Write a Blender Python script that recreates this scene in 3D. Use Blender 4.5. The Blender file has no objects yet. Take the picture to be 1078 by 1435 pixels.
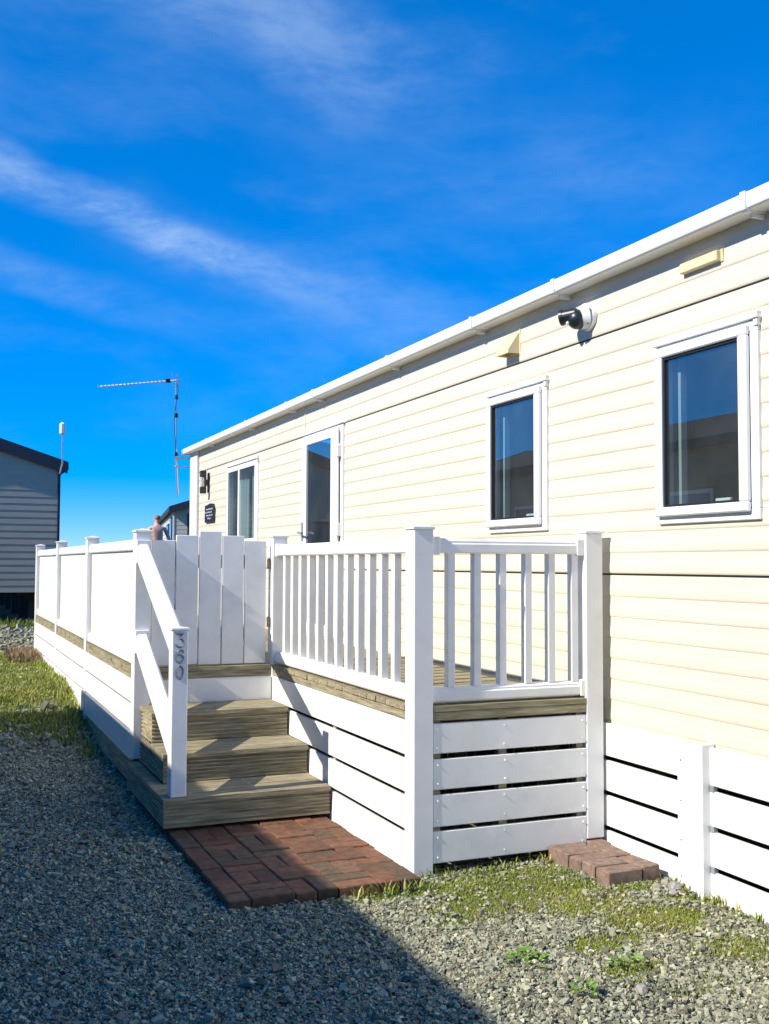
import bpy, bmesh, math, random
import numpy as np
from mathutils import Vector, Matrix, Euler, noise as mnoise

random.seed(7)
RNG = np.random.default_rng(11)
scene = bpy.context.scene
COL = scene.collection

# ------------------------------------------------------------------ camera
yaw, pitch, roll = 0.40459, 0.04986, 0.0040
fw = Vector((math.sin(yaw) * math.cos(pitch), math.cos(yaw) * math.cos(pitch), math.sin(pitch)))
rt = Vector((math.cos(yaw), -math.sin(yaw), 0))
up = rt.cross(fw)
rt = (rt * math.cos(roll) + up * math.sin(roll)).normalized()
up = rt.cross(fw)
cam_data = bpy.data.cameras.new("camera")
cam_data.sensor_fit = 'VERTICAL'
cam_data.sensor_height = 24.0
cam_data.lens = 1466.3 / 1435.0 * 24.0
cam_data.clip_start = 0.05
cam_data.clip_end = 3000
cam = bpy.data.objects.new("camera", cam_data)
M = Matrix.Identity(4)
for i in range(3):
    M[i][0], M[i][1], M[i][2] = rt[i], up[i], -fw[i]
M[0][3], M[1][3], M[2][3] = 0, 0, 1.5
cam.matrix_world = M
COL.objects.link(cam)
scene.camera = cam

# ------------------------------------------------------------------ sun and sky
SUN_TRAVEL = Vector((1.0, 0.075, -0.749)).normalized()
sun_data = bpy.data.lights.new("sun", 'SUN')
sun_data.energy = 4.6
sun_data.angle = math.radians(0.5)
sun_data.color = (1.0, 0.945, 0.84)
sun = bpy.data.objects.new("sun", sun_data)
sun.rotation_euler = SUN_TRAVEL.to_track_quat('-Z', 'Y').to_euler()
sun.location = (-8, -1, 9)
COL.objects.link(sun)

world = bpy.data.worlds.new("World")
scene.world = world
world.use_nodes = True
wn, wl = world.node_tree.nodes, world.node_tree.links
wn.clear()


def N(nt, kind, **kw):
    n = nt.nodes.new(kind)
    for k, v in kw.items():
        if k in n.inputs.keys():
            n.inputs[k].default_value = v
        else:
            setattr(n, k, v)
    return n


wt = world.node_tree
sky = N(wt, 'ShaderNodeTexSky', sky_type='NISHITA', sun_disc=False)
sky.sun_elevation = math.asin(-SUN_TRAVEL.z)
sky.sun_rotation = math.atan2(-SUN_TRAVEL.x, -SUN_TRAVEL.y)
sky.altitude = 2500
sky.air_density = 0.8
sky.dust_density = 0.0
sky.ozone_density = 10.0
SKY_STRENGTH = 0.15
hsv = N(wt, 'ShaderNodeHueSaturation', Hue=0.5, Saturation=1.68, Value=1.86)
gam = N(wt, 'ShaderNodeGamma', Gamma=0.60)
wl.new(sky.outputs[0], gam.inputs['Color'])
wl.new(gam.outputs[0], hsv.inputs['Color'])
tc = N(wt, 'ShaderNodeTexCoord')
nrm = N(wt, 'ShaderNodeVectorMath', operation='NORMALIZE')
wl.new(tc.outputs['Generated'], nrm.inputs[0])


def wmath(op, a, b=None, c=None, clamp=False):
    n = N(wt, 'ShaderNodeMath', operation=op)
    n.use_clamp = clamp
    for i, s in enumerate((a, b, c)):
        if s is None:
            continue
        if isinstance(s, (int, float)):
            n.inputs[i].default_value = s
        else:
            wl.new(s, n.inputs[i])
    return n.outputs[0]


def wdot(v):
    n = N(wt, 'ShaderNodeVectorMath', operation='DOT_PRODUCT')
    wl.new(nrm.outputs[0], n.inputs[0])
    n.inputs[1].default_value = v
    return n.outputs['Value']


def wrange(s, a, b, lo=0.0, hi=1.0):
    n = N(wt, 'ShaderNodeMapRange', interpolation_type='SMOOTHSTEP')
    wl.new(s, n.inputs[0])
    n.inputs[1].default_value, n.inputs[2].default_value = a, b
    n.inputs[3].default_value, n.inputs[4].default_value = lo, hi
    return n.outputs[0]


# cirrus: streaky noise over the whole sky, gathered in bands that lie along great circles
warp = N(wt, 'ShaderNodeTexNoise', Scale=3.0, Detail=4.0)
wl.new(nrm.outputs[0], warp.inputs['Vector'])
wv = N(wt, 'ShaderNodeVectorMath', operation='MULTIPLY_ADD')
wl.new(warp.outputs['Color'], wv.inputs[0])
wv.inputs[1].default_value = (0.09, 0.09, 0.09)
wl.new(nrm.outputs[0], wv.inputs[2])
strk = N(wt, 'ShaderNodeMapping')
strk.inputs['Rotation'].default_value = (0.0, math.radians(20), math.radians(-18))
strk.inputs['Scale'].default_value = (1.3, 1.8, 4.0)
wl.new(wv.outputs[0], strk.inputs['Vector'])
cn = N(wt, 'ShaderNodeTexNoise', Scale=2.4, Detail=9.0, Roughness=0.62)
wl.new(strk.outputs[0], cn.inputs['Vector'])
fine = N(wt, 'ShaderNodeTexNoise', Scale=7.0, Detail=8.0, Roughness=0.65)
wl.new(strk.outputs[0], fine.inputs['Vector'])
wob = N(wt, 'ShaderNodeTexNoise', Scale=5.0, Detail=5.0)
wl.new(nrm.outputs[0], wob.inputs['Vector'])


def band(p, q, half, ext0, ext1, amount):
    """soft cloud band along the great circle through directions p and q"""
    p, q = Vector(p).normalized(), Vector(q).normalized()
    n = p.cross(q).normalized()
    t = n.cross(p).normalized()
    off = wmath('MULTIPLY_ADD', wmath('SUBTRACT', wob.outputs['Fac'], 0.5), half * 2.2, wdot(n))
    d = wrange(wmath('ABSOLUTE', off), half * 0.15, half, 1, 0)
    al = wdot(t)
    m = wmath('MULTIPLY', wrange(al, ext0 - 0.10, ext0 + 0.02), wrange(al, ext1 - 0.05, ext1 + 0.16, 1, 0))
    return wmath('MULTIPLY', wmath('MULTIPLY', d, m), amount)


b1 = band((0.0428, 0.9411, 0.3354), (0.2858, 0.9201, 0.2678), 0.026, -0.45, 0.19, 0.44)
b2 = band((0.2858, 0.9201, 0.2678), (0.50, 0.85, 0.20), 0.050, -0.10, 0.16, 0.14)
b3 = band((0.0456, 0.9642, 0.2612), (0.1877, 0.9552, 0.2290), 0.028, -0.40, 0.10, 0.17)
b4 = band((0.1953, 0.8595, 0.4723), (0.3529, 0.8264, 0.4388), 0.060, -0.02, 0.13, 0.24)
b5 = band((0.25, 0.87, 0.42), (0.55, 0.76, 0.34), 0.10, -0.25, 0.40, 0.05)
tot = b1
for b in (b2, b3, b4, b5):
    tot = wmath('ADD', tot, b)
veil = wmath('MULTIPLY', wrange(cn.outputs['Fac'], 0.46, 0.88), 0.15)
shape = wmath('MULTIPLY', tot, wrange(fine.outputs['Fac'], 0.28, 0.72, 0.15, 1.0))
cloud = wmath('ADD', shape, veil, clamp=True)
cloud = wmath('MULTIPLY', cloud, wrange(wdot((0, 0, 1)), 0.02, 0.22))
mixc = N(wt, 'ShaderNodeMix', data_type='RGBA')
wl.new(cloud, mixc.inputs[0])
tint = N(wt, 'ShaderNodeVectorMath', operation='MULTIPLY')
wl.new(hsv.outputs[0], tint.inputs[0])
tint.inputs[1].default_value = (0.85, 0.86, 1.05)
wl.new(tint.outputs[0], mixc.inputs[6])
mixc.inputs[7].default_value = (3.1, 3.95, 4.9, 1)
bg = N(wt, 'ShaderNodeBackground', Strength=SKY_STRENGTH)
wl.new(mixc.outputs[2], bg.inputs['Color'])
wout = N(wt, 'ShaderNodeOutputWorld')
wl.new(bg.outputs[0], wout.inputs['Surface'])

scene.view_settings.view_transform = 'Standard'
scene.view_settings.look = 'None'
scene.view_settings.gamma = 1
scene.view_settings.use_curve_mapping = False
scene.view_settings.exposure = 0.52
scene.render.engine = 'CYCLES'
scene.cycles.use_denoising = True
scene.cycles.max_bounces = 8
scene.cycles.diffuse_bounces = 4
scene.cycles.transparent_max_bounces = 12
scene.cycles.caustics_reflective = False
scene.cycles.caustics_refractive = False

# ------------------------------------------------------------------ materials
MAT = {}


def mat(name, base, rough=0.5, var=0.12, scale=6.0, bump=0.0, bscale=60.0, metal=0.0, stretch=(1, 1, 1),
        dirt=None, dirt_amt=0.0, dirt_scale=2.0, attr=None, spec=0.5, per_object=0.0, alt=None):
    m = bpy.data.materials.new(name)
    m.use_nodes = True
    nt = m.node_tree
    nt.nodes.clear()
    L = nt.links
    out = N(nt, 'ShaderNodeOutputMaterial')
    p = N(nt, 'ShaderNodeBsdfPrincipled', Roughness=rough, Metallic=metal)
    p.inputs['Specular IOR Level'].default_value = spec
    L.new(p.outputs[0], out.inputs[0])
    g = N(nt, 'ShaderNodeNewGeometry')
    mp = N(nt, 'ShaderNodeMapping')
    mp.inputs['Scale'].default_value = stretch
    L.new(g.outputs['Position'], mp.inputs['Vector'])
    n1 = N(nt, 'ShaderNodeTexNoise', Scale=scale, Detail=6.0, Roughness=0.6)
    L.new(mp.outputs[0], n1.inputs['Vector'])
    mr = N(nt, 'ShaderNodeMapRange')
    L.new(n1.outputs['Fac'], mr.inputs[0])
    mr.inputs[1].default_value, mr.inputs[2].default_value = 0.34, 0.66
    mr.inputs[3].default_value, mr.inputs[4].default_value = 1 - var, 1 + var
    val = mr.outputs[0]
    if per_object:
        oi = N(nt, 'ShaderNodeObjectInfo')
        pr = N(nt, 'ShaderNodeMapRange')
        L.new(oi.outputs['Random'], pr.inputs[0])
        pr.inputs[3].default_value, pr.inputs[4].default_value = 1 - per_object, 1 + per_object
        mm = N(nt, 'ShaderNodeMath', operation='MULTIPLY')
        L.new(val, mm.inputs[0])
        L.new(pr.outputs[0], mm.inputs[1])
        val = mm.outputs[0]
    sc = N(nt, 'ShaderNodeVectorMath', operation='SCALE')
    if attr:
        at = N(nt, 'ShaderNodeAttribute', attribute_name=attr)
        L.new(at.outputs['Color'], sc.inputs[0])
    else:
        sc.inputs[0].default_value = base
    if alt is not None:      # some pieces are of the other colour
        oa = N(nt, 'ShaderNodeObjectInfo')
        fr_ = N(nt, 'ShaderNodeMath', operation='MULTIPLY')
        L.new(oa.outputs['Random'], fr_.inputs[0])
        fr_.inputs[1].default_value = 7.31
        ff = N(nt, 'ShaderNodeMath', operation='FRACT')
        L.new(fr_.outputs[0], ff.inputs[0])
        ar = N(nt, 'ShaderNodeMapRange', interpolation_type='SMOOTHSTEP')
        L.new(ff.outputs[0], ar.inputs[0])
        ar.inputs[1].default_value, ar.inputs[2].default_value = 0.35, 1.0
        am = N(nt, 'ShaderNodeMix', data_type='RGBA')
        L.new(ar.outputs[0], am.inputs[0])
        am.inputs[6].default_value = (*base, 1)
        am.inputs[7].default_value = (*alt, 1)
        L.new(am.outputs[2], sc.inputs[0])
    L.new(val, sc.inputs['Scale'])
    colr = sc.outputs[0]
    if dirt is not None:
        dn = N(nt, 'ShaderNodeTexNoise', Scale=dirt_scale, Detail=8.0, Roughness=0.7)
        L.new(mp.outputs[0], dn.inputs['Vector'])
        dr = N(nt, 'ShaderNodeMapRange', interpolation_type='SMOOTHSTEP')
        L.new(dn.outputs['Fac'], dr.inputs[0])
        dr.inputs[1].default_value, dr.inputs[2].default_value = 0.46, 0.72
        dr.inputs[3].default_value, dr.inputs[4].default_value = 0.0, dirt_amt
        mx = N(nt, 'ShaderNodeMix', data_type='RGBA')
        L.new(dr.outputs[0], mx.inputs[0])
        L.new(colr, mx.inputs[6])
        mx.inputs[7].default_value = (*dirt, 1)
        colr = mx.outputs[2]
    L.new(colr, p.inputs['Base Color'])
    if bump:
        n2 = N(nt, 'ShaderNodeTexNoise', Scale=bscale, Detail=5.0, Roughness=0.6)
        L.new(mp.outputs[0], n2.inputs['Vector'])
        bp = N(nt, 'ShaderNodeBump', Strength=bump, Distance=0.004)
        L.new(n2.outputs['Fac'], bp.inputs['Height'])
        L.new(bp.outputs[0], p.inputs['Normal'])
    MAT[name] = m
    return m


mat('pvc', (0.855, 0.845, 0.81), 0.36, 0.035, 5, 0.10, 70, dirt=(0.52, 0.54, 0.44), dirt_amt=0.30, dirt_scale=2.6, spec=0.4)
mat('upvc_frame', (0.82, 0.82, 0.81), 0.28, 0.015, 5, spec=0.4)
mat('gutter', (0.78, 0.78, 0.76), 0.35, 0.03, 3, dirt=(0.50, 0.48, 0.42), dirt_amt=0.22, dirt_scale=2.5)
mat('cream', (0.690, 0.625, 0.490), 0.42, 0.03, 2.0, 0.03, 120, stretch=(1, 0.4, 3), dirt=(0.54, 0.48, 0.36), dirt_amt=0.26,
    dirt_scale=1.6)
mat('cream_vent', (0.68, 0.58, 0.36), 0.5, 0.04, 8)
mat('timber', (0.325, 0.275, 0.170), 0.8, 0.50, 15, 0.6, 60, stretch=(0.35, 5, 5), dirt=(0.13, 0.14, 0.06), dirt_amt=0.55,
    dirt_scale=1.6, per_object=0.10)
mat('timber_y', (0.325, 0.275, 0.170), 0.8, 0.50, 15, 0.6, 60, stretch=(5, 0.35, 5), dirt=(0.13, 0.14, 0.06), dirt_amt=0.55,
    dirt_scale=1.6, per_object=0.10)
mat('brick', (0.175, 0.072, 0.036), 0.9, 0.35, 22, 0.9, 160, dirt=(0.105, 0.082, 0.045), dirt_amt=0.75, dirt_scale=9,
    per_object=0.30, alt=(0.115, 0.074, 0.040))
mat('paver', (0.235, 0.155, 0.115), 0.9, 0.35, 25, 1.0, 170, dirt=(0.20, 0.14, 0.10), dirt_amt=0.4, dirt_scale=9,
    per_object=0.10)
mat('dark_metal', (0.014, 0.02, 0.024), 0.35, 0.15, 8)
mat('rusty', (0.16, 0.11, 0.08), 0.7, 0.3, 60)
mat('rubber', (0.012, 0.012, 0.014), 0.55, 0.1, 8)
mat('lens', (0.005, 0.005, 0.008), 0.08, 0.0, 8)
mat('aluminium', (0.58, 0.60, 0.62), 0.32, 0.06, 10, metal=0.85)
mat('steel_number', (0.34, 0.35, 0.36), 0.36, 0.1, 20, metal=0.8)
mat('galvanised', (0.42, 0.45, 0.47), 0.45, 0.1, 14, metal=0.6)
mat('underside_shade', (0.03, 0.03, 0.03), 0.95, 0.1, 5)  # near-black colour standing in for the shade under the caravan
mat('chassis', (0.045, 0.045, 0.045), 0.8, 0.2, 5)
mat('interior', (0.34, 0.33, 0.31), 0.8, 0.1, 3)
mat('curtain', (0.60, 0.66, 0.66), 0.85, 0.06, 12)
mat('blind', (0.36, 0.38, 0.39), 0.7, 0.04, 12)
mat('grey_clad', (0.46, 0.40, 0.31), 0.55, 0.06, 3, stretch=(1, 1, 4))
mat('brown_clad', (0.26, 0.24, 0.16), 0.55, 0.06, 3, stretch=(1, 1, 4))
mat('sage_clad', (0.13, 0.155, 0.125), 0.55, 0.06, 3, stretch=(1, 1, 4))
mat('far_cream', (0.62, 0.57, 0.47), 0.5, 0.04, 2)
mat('slate_trim', (0.022, 0.027, 0.040), 0.5, 0.1, 5)
mat('roof_tile', (0.075, 0.085, 0.065), 0.7, 0.2, 8)
mat('soil', (0.17, 0.15, 0.115), 0.95, 0.35, 14, 0.9, 70, dirt=(0.11, 0.12, 0.055), dirt_amt=0.5, dirt_scale=2.2)
mat('stone', (0.3, 0.3, 0.3), 0.85, 0.18, 160, 0.25, 420, attr='Col')
mat('rubble', (0.30, 0.28, 0.25), 0.95, 0.3, 40, 1.0, 120)
mat('leaf', (0.1, 0.12, 0.03), 0.6, 0.1, 40, attr='Col')
mat('skin', (0.72, 0.40, 0.29), 0.5, 0.12, 9, dirt=(0.60, 0.27, 0.19), dirt_amt=0.5, dirt_scale=5)
mat('shorts', (0.55, 0.55, 0.56), 0.8, 0.08, 12)
mat('hair', (0.30, 0.16, 0.11), 0.8, 0.2, 60)
mat('plaque', (0.016, 0.019, 0.030), 0.4, 0.15, 18)
mat('plaque_print', (0.42, 0.46, 0.52), 0.6, 0.2, 60)
mat('lamp_glass', (0.55, 0.55, 0.52), 0.25, 0.03, 8)
mat('chalk', (0.62, 0.62, 0.60), 0.7, 0.05, 10)

# window glass: tinted pass-through plus a double-glazed reflection that follows Fresnel's law
gm = bpy.data.materials.new('glass')
gm.use_nodes = True
nt = gm.node_tree
nt.nodes.clear()
o_ = N(nt, 'ShaderNodeOutputMaterial')
mxs = N(nt, 'ShaderNodeMixShader')
fr = N(nt, 'ShaderNodeFresnel', IOR=1.52)
mu = N(nt, 'ShaderNodeMath', operation='MULTIPLY_ADD')
mu.use_clamp = True
mu.inputs[1].default_value = 1.5
mu.inputs[2].default_value = 0.14
gl = N(nt, 'ShaderNodeBsdfGlossy', Roughness=0.0)
gl.inputs['Color'].default_value = (0.95, 0.92, 0.86, 1)
tr = N(nt, 'ShaderNodeBsdfTransparent')
tr.inputs['Color'].default_value = (0.88, 0.95, 0.95, 1)
nt.links.new(fr.outputs[0], mu.inputs[0])
gb = N(nt, 'ShaderNodeNewGeometry')          # the pane's inner face only passes light on
front = N(nt, 'ShaderNodeMath', operation='SUBTRACT')
front.inputs[0].default_value = 1.0
nt.links.new(gb.outputs['Backfacing'], front.inputs[1])
fm_ = N(nt, 'ShaderNodeMath', operation='MULTIPLY')
nt.links.new(mu.outputs[0], fm_.inputs[0])
nt.links.new(front.outputs[0], fm_.inputs[1])
nt.links.new(fm_.outputs[0], mxs.inputs[0])
nt.links.new(tr.outputs[0], mxs.inputs[1])
nt.links.new(gl.outputs[0], mxs.inputs[2])
film = N(nt, 'ShaderNodeBsdfDiffuse')
film.inputs['Color'].default_value = (0.62, 0.62, 0.58, 1)
fl = N(nt, 'ShaderNodeMixShader')
fn = N(nt, 'ShaderNodeTexNoise', Scale=3.0, Detail=6.0)
fg = N(nt, 'ShaderNodeNewGeometry')
nt.links.new(fg.outputs['Position'], fn.inputs['Vector'])
fr2 = N(nt, 'ShaderNodeMapRange')
nt.links.new(fn.outputs['Fac'], fr2.inputs[0])
fr2.inputs[1].default_value, fr2.inputs[2].default_value = 0.3, 0.7
fr2.inputs[3].default_value, fr2.inputs[4].default_value = 0.012, 0.035
nt.links.new(fr2.outputs[0], fl.inputs[0])
nt.links.new(mxs.outputs[0], fl.inputs[1])
nt.links.new(film.outputs[0], fl.inputs[2])
nt.links.new(fl.outputs[0], o_.inputs[0])
MAT['glass'] = gm


# ------------------------------------------------------------------ mesh helpers
class MB:
    def __init__(self):
        self.v, self.f = [], []

    def add(self, vs, fs):
        b = len(self.v)
        self.v += [tuple(p) for p in vs]
        self.f += [tuple(i + b for i in f) for f in fs]
        return self

    def box(self, x0, x1, y0, y1, z0, z1, c=0.0):
        """box with chamfered edges of size c"""
        if x1 < x0: x0, x1 = x1, x0
        if y1 < y0: y0, y1 = y1, y0
        if z1 < z0: z0, z1 = z1, z0
        if c <= 0:
            vs = [(x, y, z) for z in (z0, z1) for y in (y0, y1) for x in (x0, x1)]
            fs = [(0, 2, 3, 1), (4, 5, 7, 6), (0, 1, 5, 4), (2, 6, 7, 3), (0, 4, 6, 2), (1, 3, 7, 5)]
            return self.add(vs, fs)
        c = min(c, (x1 - x0) * .45, (y1 - y0) * .45, (z1 - z0) * .45)
        lo, hi = (x0, y0, z0), (x1, y1, z1)
        vs, idx = [], {}
        for sx in (0, 1):
            for sy in (0, 1):
                for sz in (0, 1):
                    s = (sx, sy, sz)
                    for a in range(3):
                        p = [lo[k] if s[k] == 0 else hi[k] for k in range(3)]
                        for k in range(3):
                            if k != a:
                                p[k] += c if s[k] == 0 else -c
                        idx[(s, a)] = len(vs)
                        vs.append(tuple(p))
        fs = []
        for a in range(3):
            u, w = (a + 1) % 3, (a + 2) % 3
            for sa in (0, 1):
                loop = []
                for su, sw in ((0, 0), (1, 0), (1, 1), (0, 1)):
                    s = [0, 0, 0]
                    s[a], s[u], s[w] = sa, su, sw
                    loop.append(idx[(tuple(s), a)])
                fs.append(tuple(loop if sa else loop[::-1]))
            for su in (0, 1):
                for sw in (0, 1):
                    s0, s1 = [0, 0, 0], [0, 0, 0]
                    s0[a], s1[a] = 0, 1
                    s0[u] = s1[u] = su
                    s0[w] = s1[w] = sw
                    q = [idx[(tuple(s0), u)], idx[(tuple(s1), u)], idx[(tuple(s1), w)], idx[(tuple(s0), w)]]
                    fs.append(tuple(q if (su ^ sw) else q[::-1]))
        for sx in (0, 1):
            for sy in (0, 1):
                for sz in (0, 1):
                    s = (sx, sy, sz)
                    t = [idx[(s, 0)], idx[(s, 1)], idx[(s, 2)]]
                    fs.append(tuple(t if (sx + sy + sz) % 2 else t[::-1]))
        return self.add(vs, fs)

    def prism(self, prof, axis, a0, a1, caps=True):
        """extrude a closed 2-D profile along an axis ('x': (y,z); 'y': (x,z); 'z': (x,y))"""
        n = len(prof)

        def P(p, a):
            return {'x': (a, p[0], p[1]), 'y': (p[0], a, p[1]), 'z': (p[0], p[1], a)}[axis]
        vs = [P(p, a0) for p in prof] + [P(p, a1) for p in prof]
        fs = [(i, (i + 1) % n, n + (i + 1) % n, n + i) for i in range(n)]
        if caps:
            fs += [tuple(range(n))[::-1], tuple(range(n, 2 * n))]
        return self.add(vs, fs)

    def tube(self, p, q, r0, r1=None, n=10, caps=True):
        r1 = r0 if r1 is None else r1
        p, q = Vector(p), Vector(q)
        d = (q - p).normalized()
        a = d.orthogonal().normalized()
        b = d.cross(a)
        vs = []
        for c_, r in ((p, r0), (q, r1)):
            for k in range(n):
                t = 2 * math.pi * k / n
                vs.append(c_ + (a * math.cos(t) + b * math.sin(t)) * r)
        fs = [(k, (k + 1) % n, n + (k + 1) % n, n + k) for k in range(n)]
        if caps:
            fs += [tuple(range(n))[::-1], tuple(range(n, 2 * n))]
        return self.add(vs, fs)

    def sphere(self, c, r, nu=14, nv=8, sc=(1, 1, 1)):
        vs, fs = [], []
        for j in range(nv + 1):
            th = math.pi * j / nv
            for i in range(nu):
                ph = 2 * math.pi * i / nu
                vs.append((c[0] + sc[0] * r * math.sin(th) * math.cos(ph), c[1] + sc[1] * r * math.sin(th) * math.sin(ph),
                           c[2] + sc[2] * r * math.cos(th)))
        for j in range(nv):
            for i in range(nu):
                a, b = j * nu + i, j * nu + (i + 1) % nu
                fs.append((a, a + nu, b + nu, b))
        return self.add(vs, fs)

    def mesh(self, name, smooth=False):
        m = bpy.data.meshes.new(name)
        m.from_pydata(self.v, [], self.f)
        bm = bmesh.new()
        bm.from_mesh(m)
        bmesh.ops.remove_doubles(bm, verts=bm.verts, dist=1e-6)
        bmesh.ops.recalc_face_normals(bm, faces=bm.faces)
        bm.to_mesh(m)
        bm.free()
        if smooth:
            m.shade_smooth() if hasattr(m, 'shade_smooth') else None
        return m


def thing(name, label, cat, loc=(0, 0, 0), group=None):
    o = bpy.data.objects.new(name, None)
    o.empty_display_size = 0.1
    o.location = loc
    COL.objects.link(o)
    o['label'], o['category'] = label, cat
    if group:
        o['group'] = group
    return o


def tag(o, label, cat, group=None):
    o['label'], o['category'] = label, cat
    if group:
        o['group'] = group
    return o


def root_loc(o):
    v = Vector((0, 0, 0))
    while o is not None:
        v += o.location
        o = o.parent
    return v


def part(name, mb, material, parent=None, loc=None, rot=None, smooth=False, label=None):
    """mesh in world coordinates (loc None) or a shared mesh placed at world position loc"""
    me = mb.mesh(name, smooth) if isinstance(mb, MB) else mb
    if not me.materials:
        me.materials.append(MAT[material])
    o = bpy.data.objects.new(name, me)
    COL.objects.link(o)
    if parent is not None:
        o.parent = parent
        o.location = Vector(loc or (0, 0, 0)) - root_loc(parent)
    elif loc is not None:
        o.location = loc
    if rot:
        o.rotation_euler = rot
    if label:
        o['label'] = label
    return o


def sub(name, mb, material, parent, **k):
    return part(name, mb, material, parent, **k)


def structure(o):
    o['kind'] = 'structure'
    return o


def stuff(o):
    o['kind'] = 'stuff'
    return o


def grooved(length, depth_, h, n=7, g=0.0035, axis='x'):
    """profile of a grooved decking board: grooves on the top (+z) face, length along axis, origin at lower corner"""
    prof = [(0, 0), (depth_, 0), (depth_, h - 0.002), (depth_ - 0.002, h)]
    step = (depth_ - 0.012) / n
    x = depth_ - 0.006
    for i in range(n):
        prof += [(x, h), (x - step * .25, h - g), (x - step * .55, h - g), (x - step * .8, h)]
        x -= step
    prof += [(0.002, h), (0, h - 0.002)]
    return MB().prism(prof, axis, 0, length)


def grooved_face(length, height, thick, n=8, g=0.010):
    """upright board along x with grooves on its -y face"""
    prof = [(thick, 0), (thick, height), (0.002, height), (0, height - 0.002)]
    step = (height - 0.012) / n
    z = height - 0.006
    for i in range(n):
        prof += [(0, z), (g, z - step * .12), (g, z - step * .52), (0, z - step * .64)]
        z -= step
    prof += [(0, 0.002), (0.002, 0)]
    return MB().prism(prof, 'x', 0, length)


# ------------------------------------------------------------------ ground
def smooth01(t):
    t = min(1, max(0, t))
    return t * t * (3 - 2 * t)


def gz(x, y):
    z = 0.31 * smooth01((y - 7.9) / 2.9)
    return z + 0.045 * math.exp(-((x - 2.98) / .24) ** 2 - ((y - 4.30) / .24) ** 2)


def gz_np(x, y):
    t = np.clip((y - 7.9) / 2.9, 0, 1)
    return 0.31 * t * t * (3 - 2 * t) + 0.045 * np.exp(-((x - 2.98) / .24) ** 2 - ((y - 4.30) / .24) ** 2)


def make_ground():
    xs = sorted(set([-600, -200, -80, -40, -20, -12] + [round(-8 + 0.5 * i, 3) for i in range(49)] + [round(2.3 + .1 * i, 3) for i in range(11)] + [20, 30, 60, 120, 300, 700]))
    ys = sorted(set([-300, -60, -20, -10, -5] + [round(-3 + 0.33 * i, 3) for i in range(64)] + [round(3.5 + .1 * i, 3) for i in range(15)] + [20, 24, 30, 40, 70, 140, 300, 700, 1400]))
    vs = [(x, y, gz(x, y) + 0.012 * (mnoise.noise(Vector((x * .9, y * .9, 0)))) * (1 if -4 < y < 19 and -8 < x < 17 else 0) - 0.012)
          for y in ys for x in xs]
    nx = len(xs)
    fs = [(j * nx + i, j * nx + i + 1, (j + 1) * nx + i + 1, (j + 1) * nx + i) for j in range(len(ys) - 1) for i in range(nx - 1)]
    m = bpy.data.meshes.new('ground')
    m.from_pydata(vs, [], fs)
    m.shade_smooth()
    gm_ = bpy.data.materials.new('ground')
    gm_.use_nodes = True
    nt = gm_.node_tree
    nt.nodes.clear()
    L = nt.links
    out = N(nt, 'ShaderNodeOutputMaterial')
    p = N(nt, 'ShaderNodeBsdfPrincipled', Roughness=0.92)
    L.new(p.outputs[0], out.inputs[0])
    g = N(nt, 'ShaderNodeNewGeometry')
    vo = N(nt, 'ShaderNodeTexVoronoi', Scale=48.0)
    L.new(g.outputs['Position'], vo.inputs['Vector'])
    cr = N(nt, 'ShaderNodeValToRGB')
    cr.color_ramp.elements[0].color = (0.07, 0.075, 0.06, 1)
    cr.color_ramp.elements[1].color = (0.29, 0.29, 0.24, 1)
    L.new(vo.outputs['Color'], cr.inputs[0])
    ln = N(nt, 'ShaderNodeTexNoise', Scale=0.35, Detail=8.0, Roughness=0.65)
    L.new(g.outputs['Position'], ln.inputs['Vector'])
    lr = N(nt, 'ShaderNodeMapRange', interpolation_type='SMOOTHSTEP')
    L.new(ln.outputs['Fac'], lr.inputs[0])
    lr.inputs[1].default_value, lr.inputs[2].default_value = 0.52, 0.66
    sx = N(nt, 'ShaderNodeSeparateXYZ')
    L.new(g.outputs['Position'], sx.inputs[0])
    far = N(nt, 'ShaderNodeMapRange', interpolation_type='SMOOTHSTEP')
    L.new(sx.outputs['Y'], far.inputs[0])
    far.inputs[1].default_value, far.inputs[2].default_value = 19.5, 21.0
    mxm = N(nt, 'ShaderNodeMath', operation='MAXIMUM')
    L.new(far.outputs[0], mxm.inputs[0])
    mlt = N(nt, 'ShaderNodeMath', operation='MULTIPLY')
    L.new(lr.outputs[0], mlt.inputs[0])
    mlt.inputs[1].default_value = 0.5
    L.new(mlt.outputs[0], mxm.inputs[1])
    gn = N(nt, 'ShaderNodeTexNoise', Scale=9.0, Detail=8.0, Roughness=0.7)
    L.new(g.outputs['Position'], gn.inputs['Vector'])
    gr = N(nt, 'ShaderNodeValToRGB')
    gr.color_ramp.elements[0].position, gr.color_ramp.elements[1].position = 0.35, 0.68
    gr.color_ramp.elements[0].color = (0.055, 0.07, 0.018, 1)
    gr.color_ramp.elements[1].color = (0.19, 0.18, 0.06, 1)
    L.new(gn.outputs['Fac'], gr.inputs[0])
    mx = N(nt, 'ShaderNodeMix', data_type='RGBA')
    L.new(mxm.outputs[0], mx.inputs[0])
    L.new(cr.outputs[0], mx.inputs[6])
    L.new(gr.outputs[0], mx.inputs[7])
    L.new(mx.outputs[2], p.inputs['Base Color'])
    bp = N(nt, 'ShaderNodeBump', Strength=0.9, Distance=0.012)
    bp.invert = True
    L.new(vo.outputs['Distance'], bp.inputs['Height'])
    L.new(bp.outputs[0], p.inputs['Normal'])
    m.materials.append(gm_)
    o = bpy.data.objects.new('ground', m)
    COL.objects.link(o)
    structure(o)


make_ground()

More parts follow.
